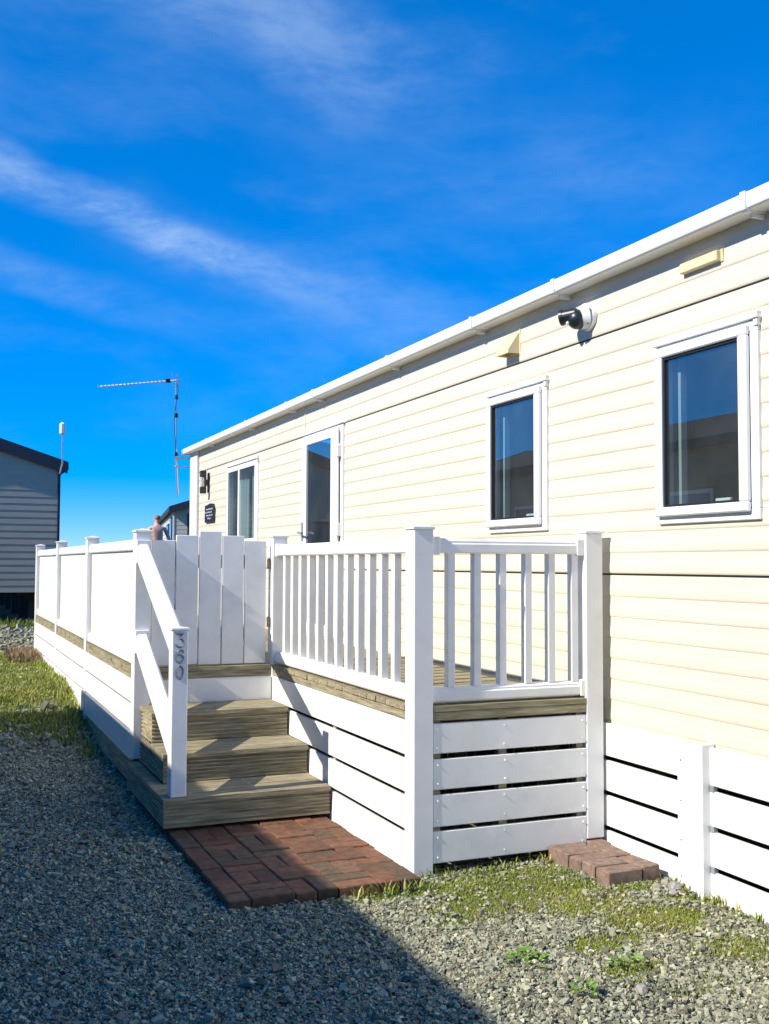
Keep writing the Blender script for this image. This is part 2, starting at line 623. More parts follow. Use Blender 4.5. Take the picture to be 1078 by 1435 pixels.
# ------------------------------------------------------------------ our caravan
XW = 3.28            # outer face of the side wall
CY0, CY1 = 2.0, 14.5
CX1 = 6.95
caravan = thing('static_caravan', 'cream clad static caravan with white gutter behind the white railed deck', 'caravan', (XW, CY0, 0.0))
OPEN = [  # y0, y1, z0, z1 of holes behind the frames
    (3.5325, 4.1641, 1.735, 2.545),
    (5.2466, 5.8832, 1.735, 2.545),
    (8.5962, 9.5534, 0.82, 2.70),
    (11.234, 12.4582, 1.735, 2.635),
]


def course_profile(z0, z1, d=0.0052):
    """points (out, z) bottom to top of one pressed cladding course"""
    h = z1 - z0
    return [(0.0, z0 - 0.003), (d * .35, z0 - 0.001), (d * .72, z0 + 0.004), (d * .95, z0 + 0.011), (d, z0 + h * .26), (d * .90, z0 + h * .42), (d * .42, z0 + h * .58),
            (d * .30, z0 + h * .72), (d * .16, z0 + h * .88), (0.0, z1)]


def clip_prof(pr, za, zb):
    res = []
    for (o0, a), (o1, b) in zip(pr[:-1], pr[1:]):
        if b <= za or a >= zb or b <= a:
            continue
        ta, tb = max(a, za), min(b, zb)
        f = lambda t: o0 + (o1 - o0) * (t - a) / (b - a)
        if not res:
            res.append((f(ta), ta))
        res.append((f(tb), tb))
    return res


def build_course(z0, z1):
    pr = course_profile(z0, z1)
    ys = sorted(set([CY0, CY1 - 0.42] + [v for o in OPEN for v in o[:2]]))
    pieces, mb, last = [], None, None
    for ya, yb in zip(ys[:-1], ys[1:]):
        spans = [(z0 - .004, z1)]
        ym = (ya + yb) / 2
        for o in OPEN:
            if o[0] < ym < o[1]:
                ns = []
                for s in spans:
                    if o[2] > s[0]: ns.append((s[0], min(s[1], o[2])))
                    if o[3] < s[1]: ns.append((max(s[0], o[3]), s[1]))
                spans = [s for s in ns if s[1] - s[0] > 1e-4]
        if not spans:
            last = None
        for s in spans:
            c = clip_prof(pr, *s)
            if len(c) < 2:
                last = None
                continue
            if last is None:
                mb = MB()
                pieces.append(mb)
            last = s
            back = [(XW + 0.028, c[-1][1]), (XW + 0.028, c[0][1])]
            prof = [(XW - a, b) for a, b in c] + back
            mb.prism(prof, 'y', ya, yb)
    return pieces


courses = []
z = 1.447
for k in range(8):
    courses.append((z - 0.1085, z)); z -= 0.1085
z = 1.460
for k in range(12):
    courses.append((z, z + 0.1063)); z += 0.1063
z = 2.7485
for k in range(3):
    courses.append((z, z + 0.111)); z += 0.111
for a, b in courses:
    for piece in build_course(a, b):
        part('cladding_board', piece, 'cream', caravan)
part('seam_shade_strip', MB().box(XW + .004, XW + .0275, CY0, CY1 - .42, 2.7365, 2.7450), 'rubber', caravan)  # added near-black strips paint the shadow in the cladding seam gaps
part('seam_shade_strip', MB().box(XW + .004, XW + .0275, CY0, 8.58, 1.4475, 1.4565), 'rubber', caravan)
part('seam_shade_strip', MB().box(XW + .004, XW + .0275, 9.56, CY1 - .42, 1.4475, 1.4565), 'rubber', caravan)
# far corner trim, joint strips, the seams' backing
part('corner_trim', MB().box(XW - 0.035, XW + .03, CY1 - 0.41, CY1, 0.60, 3.03, .004), 'gutter', caravan)
part('joint_strip', MB().box(XW - 0.010, XW + .005, 9.60, 9.625, 2.775, 3.03, .002), 'cream', caravan)
wall_core = MB()
ys = sorted(set([CY0, CY1] + [v for o in OPEN for v in o[:2]]))
for ya, yb in zip(ys[:-1], ys[1:]):
    spans = [(0.58, 3.06)]
    for o in OPEN:
        if o[0] < (ya + yb) / 2 < o[1]:
            spans = [(0.58, o[2]), (o[3], 3.06)]
    for s in spans:
        wall_core.box(XW + .0285, XW + .07, ya, yb, *s)
part('wall_core', wall_core, 'interior', caravan)
shell = MB()
shell.box(CX1 - .06, CX1, CY0, CY1, 0.58, 3.06)
part('rear_wall', shell, 'cream', caravan)
part('end_wall', MB().prism([(XW + .071, .58), (CX1 - .061, .58), (CX1 - .061, 3.05), ((XW + CX1) / 2, 3.30), (XW + .071, 3.05)], 'y', CY0, CY0 + .06), 'cream', caravan)
part('end_wall', MB().prism([(XW + .071, .58), (CX1 - .061, .58), (CX1 - .061, 3.05), ((XW + CX1) / 2, 3.30), (XW + .071, 3.05)], 'y', CY1 - .06, CY1 - .002), 'cream', caravan)
part('floor_panel', MB().box(XW + .075, CX1 - .065, CY0 + .065, CY1 - .065, .56, .62), 'interior', caravan)
part('partition_wall', MB().box(XW + .9, CX1 - .065, 7.2, 7.26, .62, 3.0), 'interior', caravan)
ch = MB().box(XW + .35, XW + .45, CY0 + .2, CY1 - .2, .42, .56).box(CX1 - .5, CX1 - .4, CY0 + .2, CY1 - .2, .42, .56)
for yy in (2.6, 5.5, 8.4, 11.3, 14.0):
    for xx in (XW + .40, CX1 - .45):
        ch.box(xx - .1, xx + .1, yy - .1, yy + .1, gz(xx, yy) - .03, .42)
part('chassis', ch, 'chassis', caravan)
# roof and gutter
xm = (XW + CX1) / 2
part('roof', MB().prism([(3.19, 3.105), (xm, 3.44), (CX1 + .1, 3.105), (CX1 + .1, 3.065), (xm, 3.395), (3.29, 3.075), (3.19, 3.09)], 'y', CY0 - .1, CY1 + .12), 'roof_tile', caravan)
gp = [(3.285, 3.062), (3.285, 3.032), (3.190, 3.025), (3.172, 3.027), (3.163, 3.034), (3.159, 3.046), (3.158, 3.072), (3.158, 3.098), (3.164, 3.104), (3.178, 3.104), (3.182, 3.088)]
gut = part('gutter', MB().prism(gp, 'y', CY0 - .15, CY1 + .16), 'gutter', caravan)
for yb in (2.45, 3.466, 4.98, 5.966, 7.344, 9.07, 9.88, 11.36, 13.2):
    pr = [(3.285, 3.024), (3.190, 3.017), (3.170, 3.019), (3.157, 3.029), (3.152, 3.044), (3.151, 3.072), (3.151, 3.107), (3.162, 3.110), (3.164, 3.09), (3.19, 3.035), (3.285, 3.04)]
    sub('gutter_bracket', MB().prism(pr, 'y', yb - .016, yb + .016).box(3.20, 3.272, yb - .006, yb + .006, 3.000, 3.020, .002), 'gutter', gut)


# windows
def window(y0, y1, z0, z1, handle=True, mull=None, curtain=False):
    e = 0.05
    f = MB()
    X0, X1 = XW - 0.022, XW + .04
    f.box(X0, X1, y0, y1, z0, z0 + e, .004).box(X0, X1, y0, y1, z1 - e, z1, .004)
    f.box(X0, X1, y0, y0 + e, z0 + e, z1 - e, .004).box(X0, X1, y1 - e, y1, z0 + e, z1 - e, .004)
    w = part('window', f, 'upvc_frame', caravan)
    s = MB()
    a0, a1, b0, b1 = y0 + .045, y1 - .012, z0 + .036, z1 - .018
    t = .054
    S0, S1 = XW - 0.050, XW - .0225
    if mull is None:
        s.box(S0, S1, a0, a1, b0, b0 + t - .01, .006).box(S0, S1, a0, a1, b1 - t + .008, b1, .006)
        s.box(S0, S1, a0, a0 + t, b0 + t - .01, b1 - t + .008, .006).box(S0, S1, a1 - t, a1, b0 + t - .01, b1 - t + .008, .006)
        sub('sash', s, 'upvc_frame', w)
        # inner bead
        q = MB()
        g0, g1, h0, h1 = a0 + t, a1 - t, b0 + t - .01, b1 - t + .008
        S2, S3 = XW - .036, XW - .008
        q.box(S2, S3, g0, g1, h0, h0 + .012).box(S2, S3, g0, g1, h1 - .012, h1).box(S2, S3, g0, g0 + .012, h0 + .012, h1 - .012).box(S2, S3, g1 - .012, g1, h0 + .012, h1 - .012)
        sub('glazing_bead', q, 'rubber', w)
        sub('pane', MB().box(XW - .024, XW - .016, g0 + .004, g1 - .004, h0 + .004, h1 - .004), 'glass', w)
        # inner frame seen through the glass, and a blind roll
        i = MB()
        I0, I1 = XW + .02, XW + .075
        i.box(I0 + .02, I1, y1 - .105, y1 - .085, z0 + .05, z1 - .05).box(I0, I1, y0 + .05, y1 - .115, z0 + .06, z0 + .085)
        sub('inner_frame', i, 'blind', w)
        if handle:
            sub('handle', MB().box(XW + .078, XW + .1, (y0 + y1) / 2 - .05, (y0 + y1) / 2 + .05, z0 + .095, z0 + .115, .004), 'upvc_frame', w)
    else:
        s.box(S0 + .02, S1, a0, a1, b0, b0 + .05, .005).box(S0 + .02, S1, a0, a1, b1 - .05, b1, .005)
        s.box(S0 + .02, S1, a0, a0 + .05, b0 + .05, b1 - .05, .005).box(S0 + .02, S1, a1 - .05, a1, b0 + .05, b1 - .05, .005)
        s.box(S0 + .02, S1, mull - .03, mull + .03, b0 + .05, b1 - .05, .005)
        sub('sash', s, 'upvc_frame', w)
        for g0, g1 in ((a0 + .05, mull - .03), (mull + .03, a1 - .05)):
            sub('pane', MB().box(XW - .018, XW - .010, g0 - .004, g1 + .004, b0 + .046, b1 - .046), 'glass', w)
        for c0, c1 in ((a0, mull - .1), (mull + .02, a1)):
            n = 46
            front = [(XW + .11 + .022 * math.sin(k * 1.3) + .01 * math.sin(k * .47), c0 + (c1 - c0) * k / n) for k in range(n + 1)]
            prof = front + [(x + .004, y) for x, y in front[::-1]]
            sub('curtain', MB().prism(prof, 'z', z0 - .2, z1 - .03), 'curtain', w)
    # drip rail and the little end stop
    sub('drip_rail', MB().box(XW - .038, XW + .002, y0 - .012, y1 + .02, z1 + .002, z1 + .012, .002).box(XW - .030, XW + .002, y0 - .006, y0 + .018, z1 - .03, z1 + .035, .002), 'gutter', w)
    return w


window(3.5025, 4.1941, 1.70, 2.575)
window(5.2166, 5.9132, 1.70, 2.575)
window(11.194, 12.4982, 1.70, 2.668, mull=11.9548, curtain=True)

# glazed door
dy0, dy1, dz0, dz1 = 8.5462, 9.5984, 0.815, 2.735
d = part('door', MB().box(XW - .022, XW + .04, dy0, dy0 + .06, dz0, dz1, .004).box(XW - .022, XW + .04, dy1 - .06, dy1, dz0, dz1, .004)
         .box(XW - .022, XW + .04, dy0 + .06, dy1 - .06, dz1 - .06, dz1, .004).box(XW - .022, XW + .04, dy0 + .06, dy1 - .06, dz0, dz0 + .05, .004), 'upvc_frame', caravan)
a0, a1, b0, b1 = dy0 + .07, dy1 - .015, dz0 + .03, dz1 - .02
lf = MB().box(XW - .048, XW - .0225, a0, a0 + .17, b0, b1, .006).box(XW - .048, XW - .0225, a1 - .12, a1, b0, b1, .006)
lf.box(XW - .048, XW - .0225, a0 + .17, a1 - .12, b1 - .085, b1, .006).box(XW - .048, XW - .0225, a0 + .17, a1 - .12, b0, b0 + .10, .006)
sub('leaf', lf, 'upvc_frame', d)
sub('pane', MB().box(XW - .036, XW - .028, a0 + .166, a1 - .116, b0 + .096, b1 - .081), 'glass', d)
for zz in (2.50, 1.80, 1.05):
    sub('hinge', MB().box(XW - .058, XW - .02, dy0 + .035, dy0 + .072, zz - .055, zz + .055, .006).tube((XW - .058, dy0 + .055, zz - .06), (XW - .058, dy0 + .055, zz + .06), .011), 'gutter', d)
sub('handle', MB().box(XW - .062, XW - .0485, a1 - .06, a1 - .03, 1.72, 1.90, .004).tube((XW - .055, a1 - .045, 1.80), (XW - .10, a1 - .045, 1.80), .009)
    .tube((XW - .10, a1 - .05, 1.80), (XW - .10, a1 - .17, 1.79), .010), 'galvanised', d)
sub('drip_rail', MB().box(XW - .038, XW + .002, dy0 - .012, dy1 + .02, dz1 + .003, dz1 + .013, .002), 'gutter', d)

# vents
v = MB().box(XW - .035, XW, 3.74, 4.0, 2.893, 2.942, .004).box(XW - .012, XW, 3.725, 3.74, 2.888, 2.947, .002)
part('slot_vent', v, 'cream_vent', caravan)
hv = MB()
y0, y1, zt, zb, pj = 5.545, 5.70, 2.945, 2.80, .085
hv.add([(XW, y0, zt), (XW, y1, zt), (XW - pj, y0, zb + .02), (XW - pj, y1, zb + .02), (XW - pj, y0, zb), (XW - pj, y1, zb), (XW, y0, zb), (XW, y1, zb),
        (XW - .012, y0 + .008, zb), (XW - .012, y1 - .008, zb), (XW - pj + .008, y0 + .008, zb), (XW - pj + .008, y1 - .008, zb),
        (XW - .012, y0 + .008, zb + .05), (XW - .012, y1 - .008, zb + .05), (XW - pj + .03, y0 + .008, zb + .05), (XW - pj + .03, y1 - .008, zb + .05)],
       [(0, 1, 3, 2), (2, 3, 5, 4), (0, 2, 4, 6), (1, 7, 5, 3), (4, 5, 11, 10), (6, 4, 10, 8), (5, 7, 9, 11), (7, 6, 8, 9), (8, 10, 14, 12), (10, 11, 15, 14), (11, 9, 13, 15), (9, 8, 12, 13), (12, 14, 15, 13)])
part('hood_vent', hv.box(XW - .008, XW, y0 - .012, y0, zb - .012, zt + .008, .002), 'cream_vent', caravan)

# ------------------------------------------------------------------ skirting under the caravan, this side of the deck
XS = 3.245
sk = thing('caravan_skirting', 'white plastic board skirting below the cream caravan, beside the brick step', 'skirting', (XS, 3.0, 0))
SKZ = [(-.008, .120), (.145, .300), (.325, .481), (.506, .674)]
for ya, yb in ((2.0, 3.835), (4.01, 4.78)):
    for za, zb in SKZ:
        part('skirting_board', MB().box(XS, XS + .022, ya, yb, za, zb, .003), 'pvc', sk)
part('post', MB().box(XS - .016, XS - .0005, 3.868, 4.03, -.02, .672, .002).box(XS - .045, XS + .03, 3.822, 3.8675, -.02, .690, .003), 'pvc', sk)
for yy in (4.70, 2.1):
    part('batten', MB().box(XS + .024, XS + .06, yy, yy + .05, -.02, .66), 'timber', sk)
clips = MB()
for za, zb in ((.122, .142), (.303, .322), (.484, .503)):
    clips.box(XS - .004, XS + .02, 3.795, 3.821, za - .006, zb + .006, .002)
part('fixing_clip', clips, 'galvanised', sk)
sc_ = MB()
for za, zb in SKZ:
    for yy in (3.89, 4.005):
        sc_.tube((XS - .0165, yy, (za + zb) / 2), (XS - .0195, yy, (za + zb) / 2), .006, .004, 8)
stuff(part('screw_heads', sc_, 'galvanised', sk))
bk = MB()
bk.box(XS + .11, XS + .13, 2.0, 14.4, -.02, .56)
part('underside_shade_sheet', bk, 'underside_shade', sk)  # added dark sheet paints the underfloor shade seen between the skirting boards

# ------------------------------------------------------------------ deck platform
PX0, PX1 = 2.135, 3.235     # narrow front part
WX0 = 1.20                  # wide part
DY0, GY, DY1 = 4.617, 6.95, 14.36
deck = thing('deck_platform', 'weathered timber deck platform with white skirting boards beside the caravan', 'deck', (PX0, DY0, 0))
BT = 0.028
nb = 19
pitch_b = (GY - DY0 + .01) / nb
mA = grooved(PX1 - PX0 - .004, pitch_b - .006, BT)
meA = mA.mesh('deck_board')
meA0 = grooved(3.1225 - PX0 - .106, pitch_b - .006, BT).mesh('deck_board')
part('deck_board', meA0, 'timber', deck, loc=(PX0 + .106, DY0 + .001, .783))
for k in range(1, nb):
    part('deck_board', meA, 'timber', deck, loc=(PX0 + .006 + random.uniform(-.005, .002), DY0 - .005 + k * pitch_b, .783 + random.uniform(-.001, .001)))
nb2 = 60
p2 = (DY1 - GY) / nb2
meB = grooved(3.235 - WX0 - .006, p2 - .006, BT).mesh('deck_board')
for k in range(nb2):
    part('deck_board', meB, 'timber', deck, loc=(WX0 + .006 + random.uniform(-.004, .003), GY - .005 + k * p2, .783 + random.uniform(-.001, .001)))
# timber edge boards
part('fascia_board', MB().box(PX0 + .106, 3.122, DY0 + .002, DY0 + .026, .738, .7815, .003), 'timber', deck)
part('fascia_board', MB().box(PX0 + .012, PX0 + .036, DY0 + .106, GY - .004, .736, .7815, .003), 'timber_y', deck)
part('fascia_board', MB().box(WX0 + .012, PX0 + .010, GY - .001, GY + .022, .738, .7815, .003), 'timber', deck)
part('fascia_board', MB().box(WX0 + .012, WX0 + .036, GY + .108, DY1 - .05, .736, .7815, .003), 'timber_y', deck)
# skirting: front
FZ = [(.055, .206), (.230, .381), (.406, .553), (.578, .725)]
for za, zb in FZ:
    part('skirting_board', MB().box(PX0 + .107, 3.1215, DY0 + .004, DY0 + .024, za + random.uniform(-.002, .002), zb, .003), 'pvc', deck)
for xx in (PX0 + .110, 2.615, 3.075):
    part('batten', MB().box(xx, xx + .045, DY0 + .0255, DY0 + .07, .06, .735), 'timber', deck)
# skirting: side of the narrow part (towards the steps)
SZ = [(.012, .187), (.208, .366), (.387, .546), (.567, .733)]
for za, zb in SZ:
    part('skirting_board', MB().box(PX0 + .004, PX0 + .024, DY0 + .107, GY - .005, za, zb, .003), 'pvc', deck)
for yy in (4.735, 5.75, 6.86):
    part('batten', MB().box(PX0 + .0255, PX0 + .07, yy, yy + .045, .02, .735), 'timber', deck)
# riser below the gate
part('riser_board', MB().box(WX0 + .108, PX0 + .0035, GY + .001, GY + .020, .575, .735, .003), 'pvc', deck)
part('riser_board', MB().box(WX0 + .108, PX0 + .0035, GY + .003, GY + .022, .20, .565, .003), 'pvc', deck)
# skirting: outer side of the wide part, in three bays
LPY = [6.93, 9.33, 11.75, 14.28]
LZ = [(.207, .388), (.404, .568), (.584, .733)]
for i in range(3):
    for za, zb in LZ:
        part('skirting_board', MB().box(WX0 + .004, WX0 + .024, LPY[i] + .107, LPY[i + 1] - .002, za, zb, .003), 'pvc', deck)
for yy in (7.06, 8.1, 9.45, 10.5, 11.87, 13.0, 14.2):
    part('batten', MB().box(WX0 + .0255, WX0 + .07, yy, yy + .045, .15, .735), 'timber_y', deck)
part('bearer', MB().box(WX0 + .02, WX0 + .09, GY + .01, 9.9, .04, .198, .004), 'timber_y', deck)
for yy in (4.9, 6.0, 7.2, 8.6, 10.0, 11.4, 12.8, 14.1):
    j = MB()
    x0 = PX0 + .08 if yy < GY else WX0 + .10
    j.box(x0, 3.18, yy, yy + .05, .64, .782)
    for xx in (x0 + .02, 3.08):
        j.box(xx, xx + .09, yy + .052, yy + .14, gz(xx, yy) - .03, .782)
    part('joist', j, 'timber', deck)
part('end_board', MB().box(WX0 + .03, 3.2, DY1 - .045, DY1 - .02, .2, .78), 'pvc', deck)
scr = MB()
for za, zb in FZ:
    for xx in (PX0 + .127, 2.637, 3.097):
        for zz in (za + .028, zb - .028):
            scr.tube((xx + random.uniform(-.004, .004), DY0 + .0038, zz), (xx, DY0 + .0018, zz), .0062, .004, 8)
for za, zb in SZ:
    for yy in (4.757, 5.772):
        for zz in (za + .03, zb - .03):
            scr.tube((PX0 + .0038, yy, zz), (PX0 - .0002, yy, zz), .0062, .004, 8)
stuff(part('screw_caps', scr, 'pvc', deck))


# ------------------------------------------------------------------ white railings
def post_mesh(z0, z1, w=.105, cap_rise=.014):
    m = MB().box(0, w, 0, w, z0, z1 - .02, .004).mesh('post')
    k = MB()
    o = .007
    k.box(-o, w + o, -o, w + o, z1 - .0198, z1 - .004, .003)
    k.add([(-o + .004, -o + .004, z1 - .0042), (w + o - .004, -o + .004, z1 - .0042), (w + o - .004, w + o - .004, z1 - .0042), (-o + .004, w + o - .004, z1 - .0042), (w / 2, w / 2, z1 - .004 + cap_rise)],
          [(0, 1, 4), (1, 2, 4), (2, 3, 4), (3, 0, 4), (3, 2, 1, 0)])
    return m, k.mesh('cap')


def rail_prof(c, w, z0, z1):
    return [(c - w / 2 + .006, z0), (c + w / 2 - .006, z0), (c + w / 2, z0 + .008), (c + w / 2, z0 + .045), (c + w / 2 - .006, z0 + .052), (c + w / 2 - .006, z1 - .014), (c + w / 2 - .016, z1),
            (c - w / 2 + .016, z1), (c - w / 2 + .006, z1 - .014), (c - w / 2 + .006, z0 + .052), (c - w / 2, z0 + .045), (c - w / 2, z0 + .008)]


BAL = MB().box(-.021, .021, -.021, .021, .895, 1.56, .003).mesh('baluster')
bal = thing('deck_balustrade', 'white plastic balustrade with spaced balusters round the front corner of the deck', 'balustrade', (PX0, DY0, 0))


def add_post(root, x, y, z0, z1, label=None):
    pm, cm = post_mesh(z0, z1)
    p = part('post', pm, 'pvc', root, loc=(x, y, 0), label=label)
    part('cap', cm, 'pvc', p, loc=(x, y, 0))
    return p


add_post(bal, PX0, DY0, -.02, 1.690)
add_post(bal, 3.123, DY0, .088, 1.685)
add_post(bal, PX0, GY - .015, .72, 1.700)
cx, cyy = PX0 + .0525, DY0 + .0525
# front run (along x)
part('top_rail', MB().prism(rail_prof(cyy, .062, 1.555, 1.630), 'x', PX0 + .1055, 3.1228), 'pvc', bal)
part('bottom_rail', MB().prism(rail_prof(cyy, .062, .824, .898), 'x', PX0 + .1055, 3.1228), 'pvc', bal)
for xx in (2.354, 2.500, 2.646, 2.795, 2.935, 3.075):
    part('baluster', BAL, 'pvc', bal, loc=(xx, cyy, 0))
# side run (along y)
part('top_rail', MB().prism(rail_prof(cx, .062, 1.555, 1.630), 'y', DY0 + .1055, GY - .0155), 'pvc', bal)
part('bottom_rail', MB().prism(rail_prof(cx, .062, .824, .898), 'y', DY0 + .1055, GY - .0155), 'pvc', bal)
for k in range(12):
    part('baluster', BAL, 'pvc', bal, loc=(cx, 4.95 + .1665 * k, 0))
# brackets where the rails meet the posts
for x0, x1 in ((PX0 + .1058, PX0 + .15), (3.082, 3.1225)):
    part('rail_bracket', MB().box(x0, x1, cyy - .036, cyy + .036, 1.548, 1.637, .004), 'pvc', bal)
part('rail_bracket', MB().box(3.10, 3.1225, cyy - .036, cyy + .036, .818, .905, .004), 'pvc', bal)
part('rail_bracket', MB().box(cx - .036, cx + .036, GY - .05, GY - .0158, 1.548, 1.637, .004), 'pvc', bal)

PICK = MB().box(-.012, .012, -.078, .078, .89, 1.59, .003).mesh('picket')
fen = thing('side_railing', 'long white balustrade with capped posts along the outer edge of the deck', 'railing', (WX0, GY, 0))
fcx = WX0 + .0525
for i, y in enumerate(LPY):
    add_post(fen, WX0, y, (.232, .15, .28, .28)[i], (1.722, 1.728, 1.735, 1.735)[i])
for i in range(3):
    ya, yb = LPY[i] + .1055, LPY[i + 1] - .0005
    n = 8
    for nm, z0, z1 in (('top_rail', 1.585, 1.660), ('bottom_rail', .824, .898)):
        part(nm, MB().prism(rail_prof(fcx, .066, z0, z1), 'y', ya, yb), 'pvc', fen)
    nbal = 14
    for k in range(nbal):
        part('picket', PICK, 'pvc', fen, loc=(fcx, ya + (yb - ya) * (k + .6) / (nbal + .2), .0))

# gate
gate = thing('garden_gate', 'pale plastic plank gate with a stepped top at the head of the steps', 'gate', (1.7, GY + .05, .80))
gx = [1.315, 1.473, 1.631, 1.789, 1.947, 2.105]
tops = [1.655, 1.690, 1.718, 1.690, 1.657]
for i in range(5):
    part('gate_board', MB().box(gx[i] + .004, gx[i + 1] - .004, GY + .03 + random.uniform(-.001, .001), GY + .052, .822 + random.uniform(-.003, .003), tops[i], .003), 'pvc', gate)
for zz in (.98, 1.47):
    part('gate_rail', MB().box(gx[0] + .01, gx[5] - .01, GY + .054, GY + .078, zz, zz + .09, .003), 'pvc', gate)
for zz in (1.10, 1.50):
    part('hinge', MB().box(2.106, 2.133, GY + .024, GY + .0295, zz - .035, zz + .035, .002).tube((2.119, GY + .024, zz - .04), (2.119, GY + .024, zz + .04), .005), 'rusty', gate)

# ------------------------------------------------------------------ steps
steps = thing('deck_steps', 'weathered grooved timber steps leading up to the plank gate', 'steps', (1.65, 5.75, .06))
SX0, SX1 = 1.168, 2.128
tiers = [(5.745, .062, .222, SX0, 6.94), (6.150, .2225, .392, SX0 + .078, 6.93), (6.550, .3925, .577, SX0 + .084, 6.92)]
for i, (ya, za, zb, xa, yb) in enumerate(tiers):
    # riser: grooved boards on edge
    part('riser', grooved_face(SX1 - xa - .002, zb - BT - za - .001, .028, 6), 'timber', steps, loc=(xa, ya + .004, za))
    # side: grooved board
    sd = grooved_face(yb - ya - .036, zb - BT - za - .001, .028, 6).mesh('side_board')
    part('side_board', sd, 'timber_y', steps, loc=(xa, yb, za), rot=(0, 0, -math.pi / 2))
    run = (6.150, 6.550, 6.94)[i] + .01
    nt_ = 3
    w = (run - ya) / nt_
    tm = grooved(SX1 - xa + .006, w - .006, BT, 8).mesh('tread')
    for k in range(nt_):
        part('tread', tm, 'timber', steps, loc=(xa - .006, ya - .008 + k * w, zb - BT))
    # the tier's side landing strip behind
    part('stringer', MB().box(xa + .05, SX1 - .02, yb - .05, yb - .01, za, zb - BT - .001), 'timber', steps)
    part('stringer', MB().box(SX1 - .05, SX1 - .02, ya + .04, yb - .052, za, zb - BT - .001), 'timber_y', steps)
for k in range(2):
    part('tread', grooved(.075, .36, BT, 20).mesh('tread'), 'timber', steps, loc=(SX0 - .006, 6.158 + .385 * k, .222 - BT))
ss = MB()
for ya, zt in ((5.745, .222), (6.150, .392), (6.550, .577)):
    for k in range(3):
        for xx in (1.33, 1.70, 2.06):
            for o in (.03, .095):
                ss.tube((xx + random.uniform(-.006, .006), ya + k * .132 + o, zt - .004), (xx, ya + k * .132 + o, zt + .0008), .0045, .0045, 8)
stuff(part('screw_heads', ss, 'galvanised', steps))
part('step_support', MB().box(1.24, 1.34, 5.9, 6.9, -.02, .0615).box(1.8, 1.9, 5.9, 6.9, -.02, .0615), 'timber_y', steps)

# ------------------------------------------------------------------ stair handrail with the house number
hr = thing('stair_handrail', 'white sloping handrail and newel post carrying the number 360', 'handrail', (1.25, 5.8, .22))
NX, NY = 1.203, 5.757
pm, cm = post_mesh(.223, 1.150, w=.088, cap_rise=.006)
nw = part('newel_post', pm, 'pvc', hr, loc=(NX, NY, 0))
part('cap', cm, 'pvc', nw, loc=(NX, NY, 0))


def sloped(ya, za, yb, zb, h, w, xc):
    m = MB()
    vs = []
    for y, z in ((ya, za), (yb, zb)):
        vs += [(xc - w / 2, y, z - h), (xc - w / 2, y, z - .012), (xc - w / 2 + .014, y, z), (xc + w / 2 - .014, y, z), (xc + w / 2, y, z - .012), (xc + w / 2, y, z - h)]
    fs = [(i, (i + 1) % 6, 6 + (i + 1) % 6, 6 + i) for i in range(6)] + [(5, 4, 3, 2, 1, 0), (6, 7, 8, 9, 10, 11)]
    return m.add(vs, fs)


hx = NX + .044
part('handrail', sloped(NY + .0885, 1.125, 6.9295, 1.640, .125, .075, hx), 'pvc', hr)
part('lower_rail', sloped(NY + .0885, .545, 6.9295, 1.055, .125, .075, hx), 'pvc', hr)
part('rail_bracket', MB().box(hx - .046, hx + .046, 6.895, 6.929, .915, 1.065, .004), 'pvc', hr)
part('rail_bracket', MB().box(hx - .046, hx + .046, 6.895, 6.929, 1.50, 1.652, .004), 'pvc', hr)


def stroke(pts, y, r=.0052, closed=False):
    m = MB()
    seq = list(zip(pts[:-1], pts[1:])) + ([(pts[-1], pts[0])] if closed else [])
    for (xa, za), (xb, zb) in seq:
        m.tube((xa, y, za), (xb, y, zb), r, r, 8)
        m.sphere((xb, y, zb), r, 8, 5)
    m.sphere((pts[0][0], y, pts[0][1]), r, 8, 5)
    return m


def arc(cx_, cz_, rx, rz, a0, a1, n=12):
    return [(cx_ + rx * math.cos(math.radians(a0 + (a1 - a0) * k / n)), cz_ + rz * math.sin(math.radians(a0 + (a1 - a0) * k / n))) for k in range(n + 1)]


ny = NY - .003
mx_ = NX + .044
part('numeral', stroke([(mx_ - .022, 1.113), (mx_ + .020, 1.113), (mx_ - .003, 1.086)] + arc(mx_ - .002, 1.063, .023, .023, 80, -155), ny), 'steel_number', nw, label='brushed steel number 3')
part('numeral', stroke([(mx_ + .019, 1.014)] + arc(mx_ + .002, .995, .023, .029, 60, 180, 8) + arc(mx_, .976, .022, .022, 180, 520, 18), ny), 'steel_number', nw, label='brushed steel number 6')
part('numeral', stroke(arc(mx_, .902, .021, .035, 0, 345, 20), ny, closed=True), 'steel_number', nw, label='brushed steel number 0')


# ------------------------------------------------------------------ bricks
def brick_mesh(l, w, h, seed):
    rr = random.Random(seed)
    m = MB().box(-l / 2, l / 2, -w / 2, w / 2, -h, 0, .005)
    m.v = [(x + rr.uniform(-.0015, .0015), y + rr.uniform(-.0015, .0015), z + rr.uniform(-.001, .001)) for x, y, z in m.v]
    return m.mesh('brick')


pad = thing('brick_paving', 'red brick paving pad laid below the timber steps', 'paving', (1.65, 5.1, 0))
FULL = [brick_mesh(.2005, .0995, .085, s) for s in range(4)]
HALF = [brick_mesh(.0995, .0995, .085, 10 + s) for s in range(2)]
PZ = .043
GYP = 4.485


def lay(mesh, x, y, r):
    part('brick', mesh, 'brick', pad, loc=(x, y, PZ + random.uniform(-.004, .003)), rot=(random.uniform(-.012, .012), random.uniform(-.012, .012), r + random.uniform(-.012, .012)))


# left border, bricks end to end along y
y = GYP + .08
lay(HALF[0], 1.245, GYP + .052, 0)
y = GYP + .103
while y < 5.95:
    lay(random.choice(FULL), 1.245, y + .1015, math.pi / 2)
    y += .2035
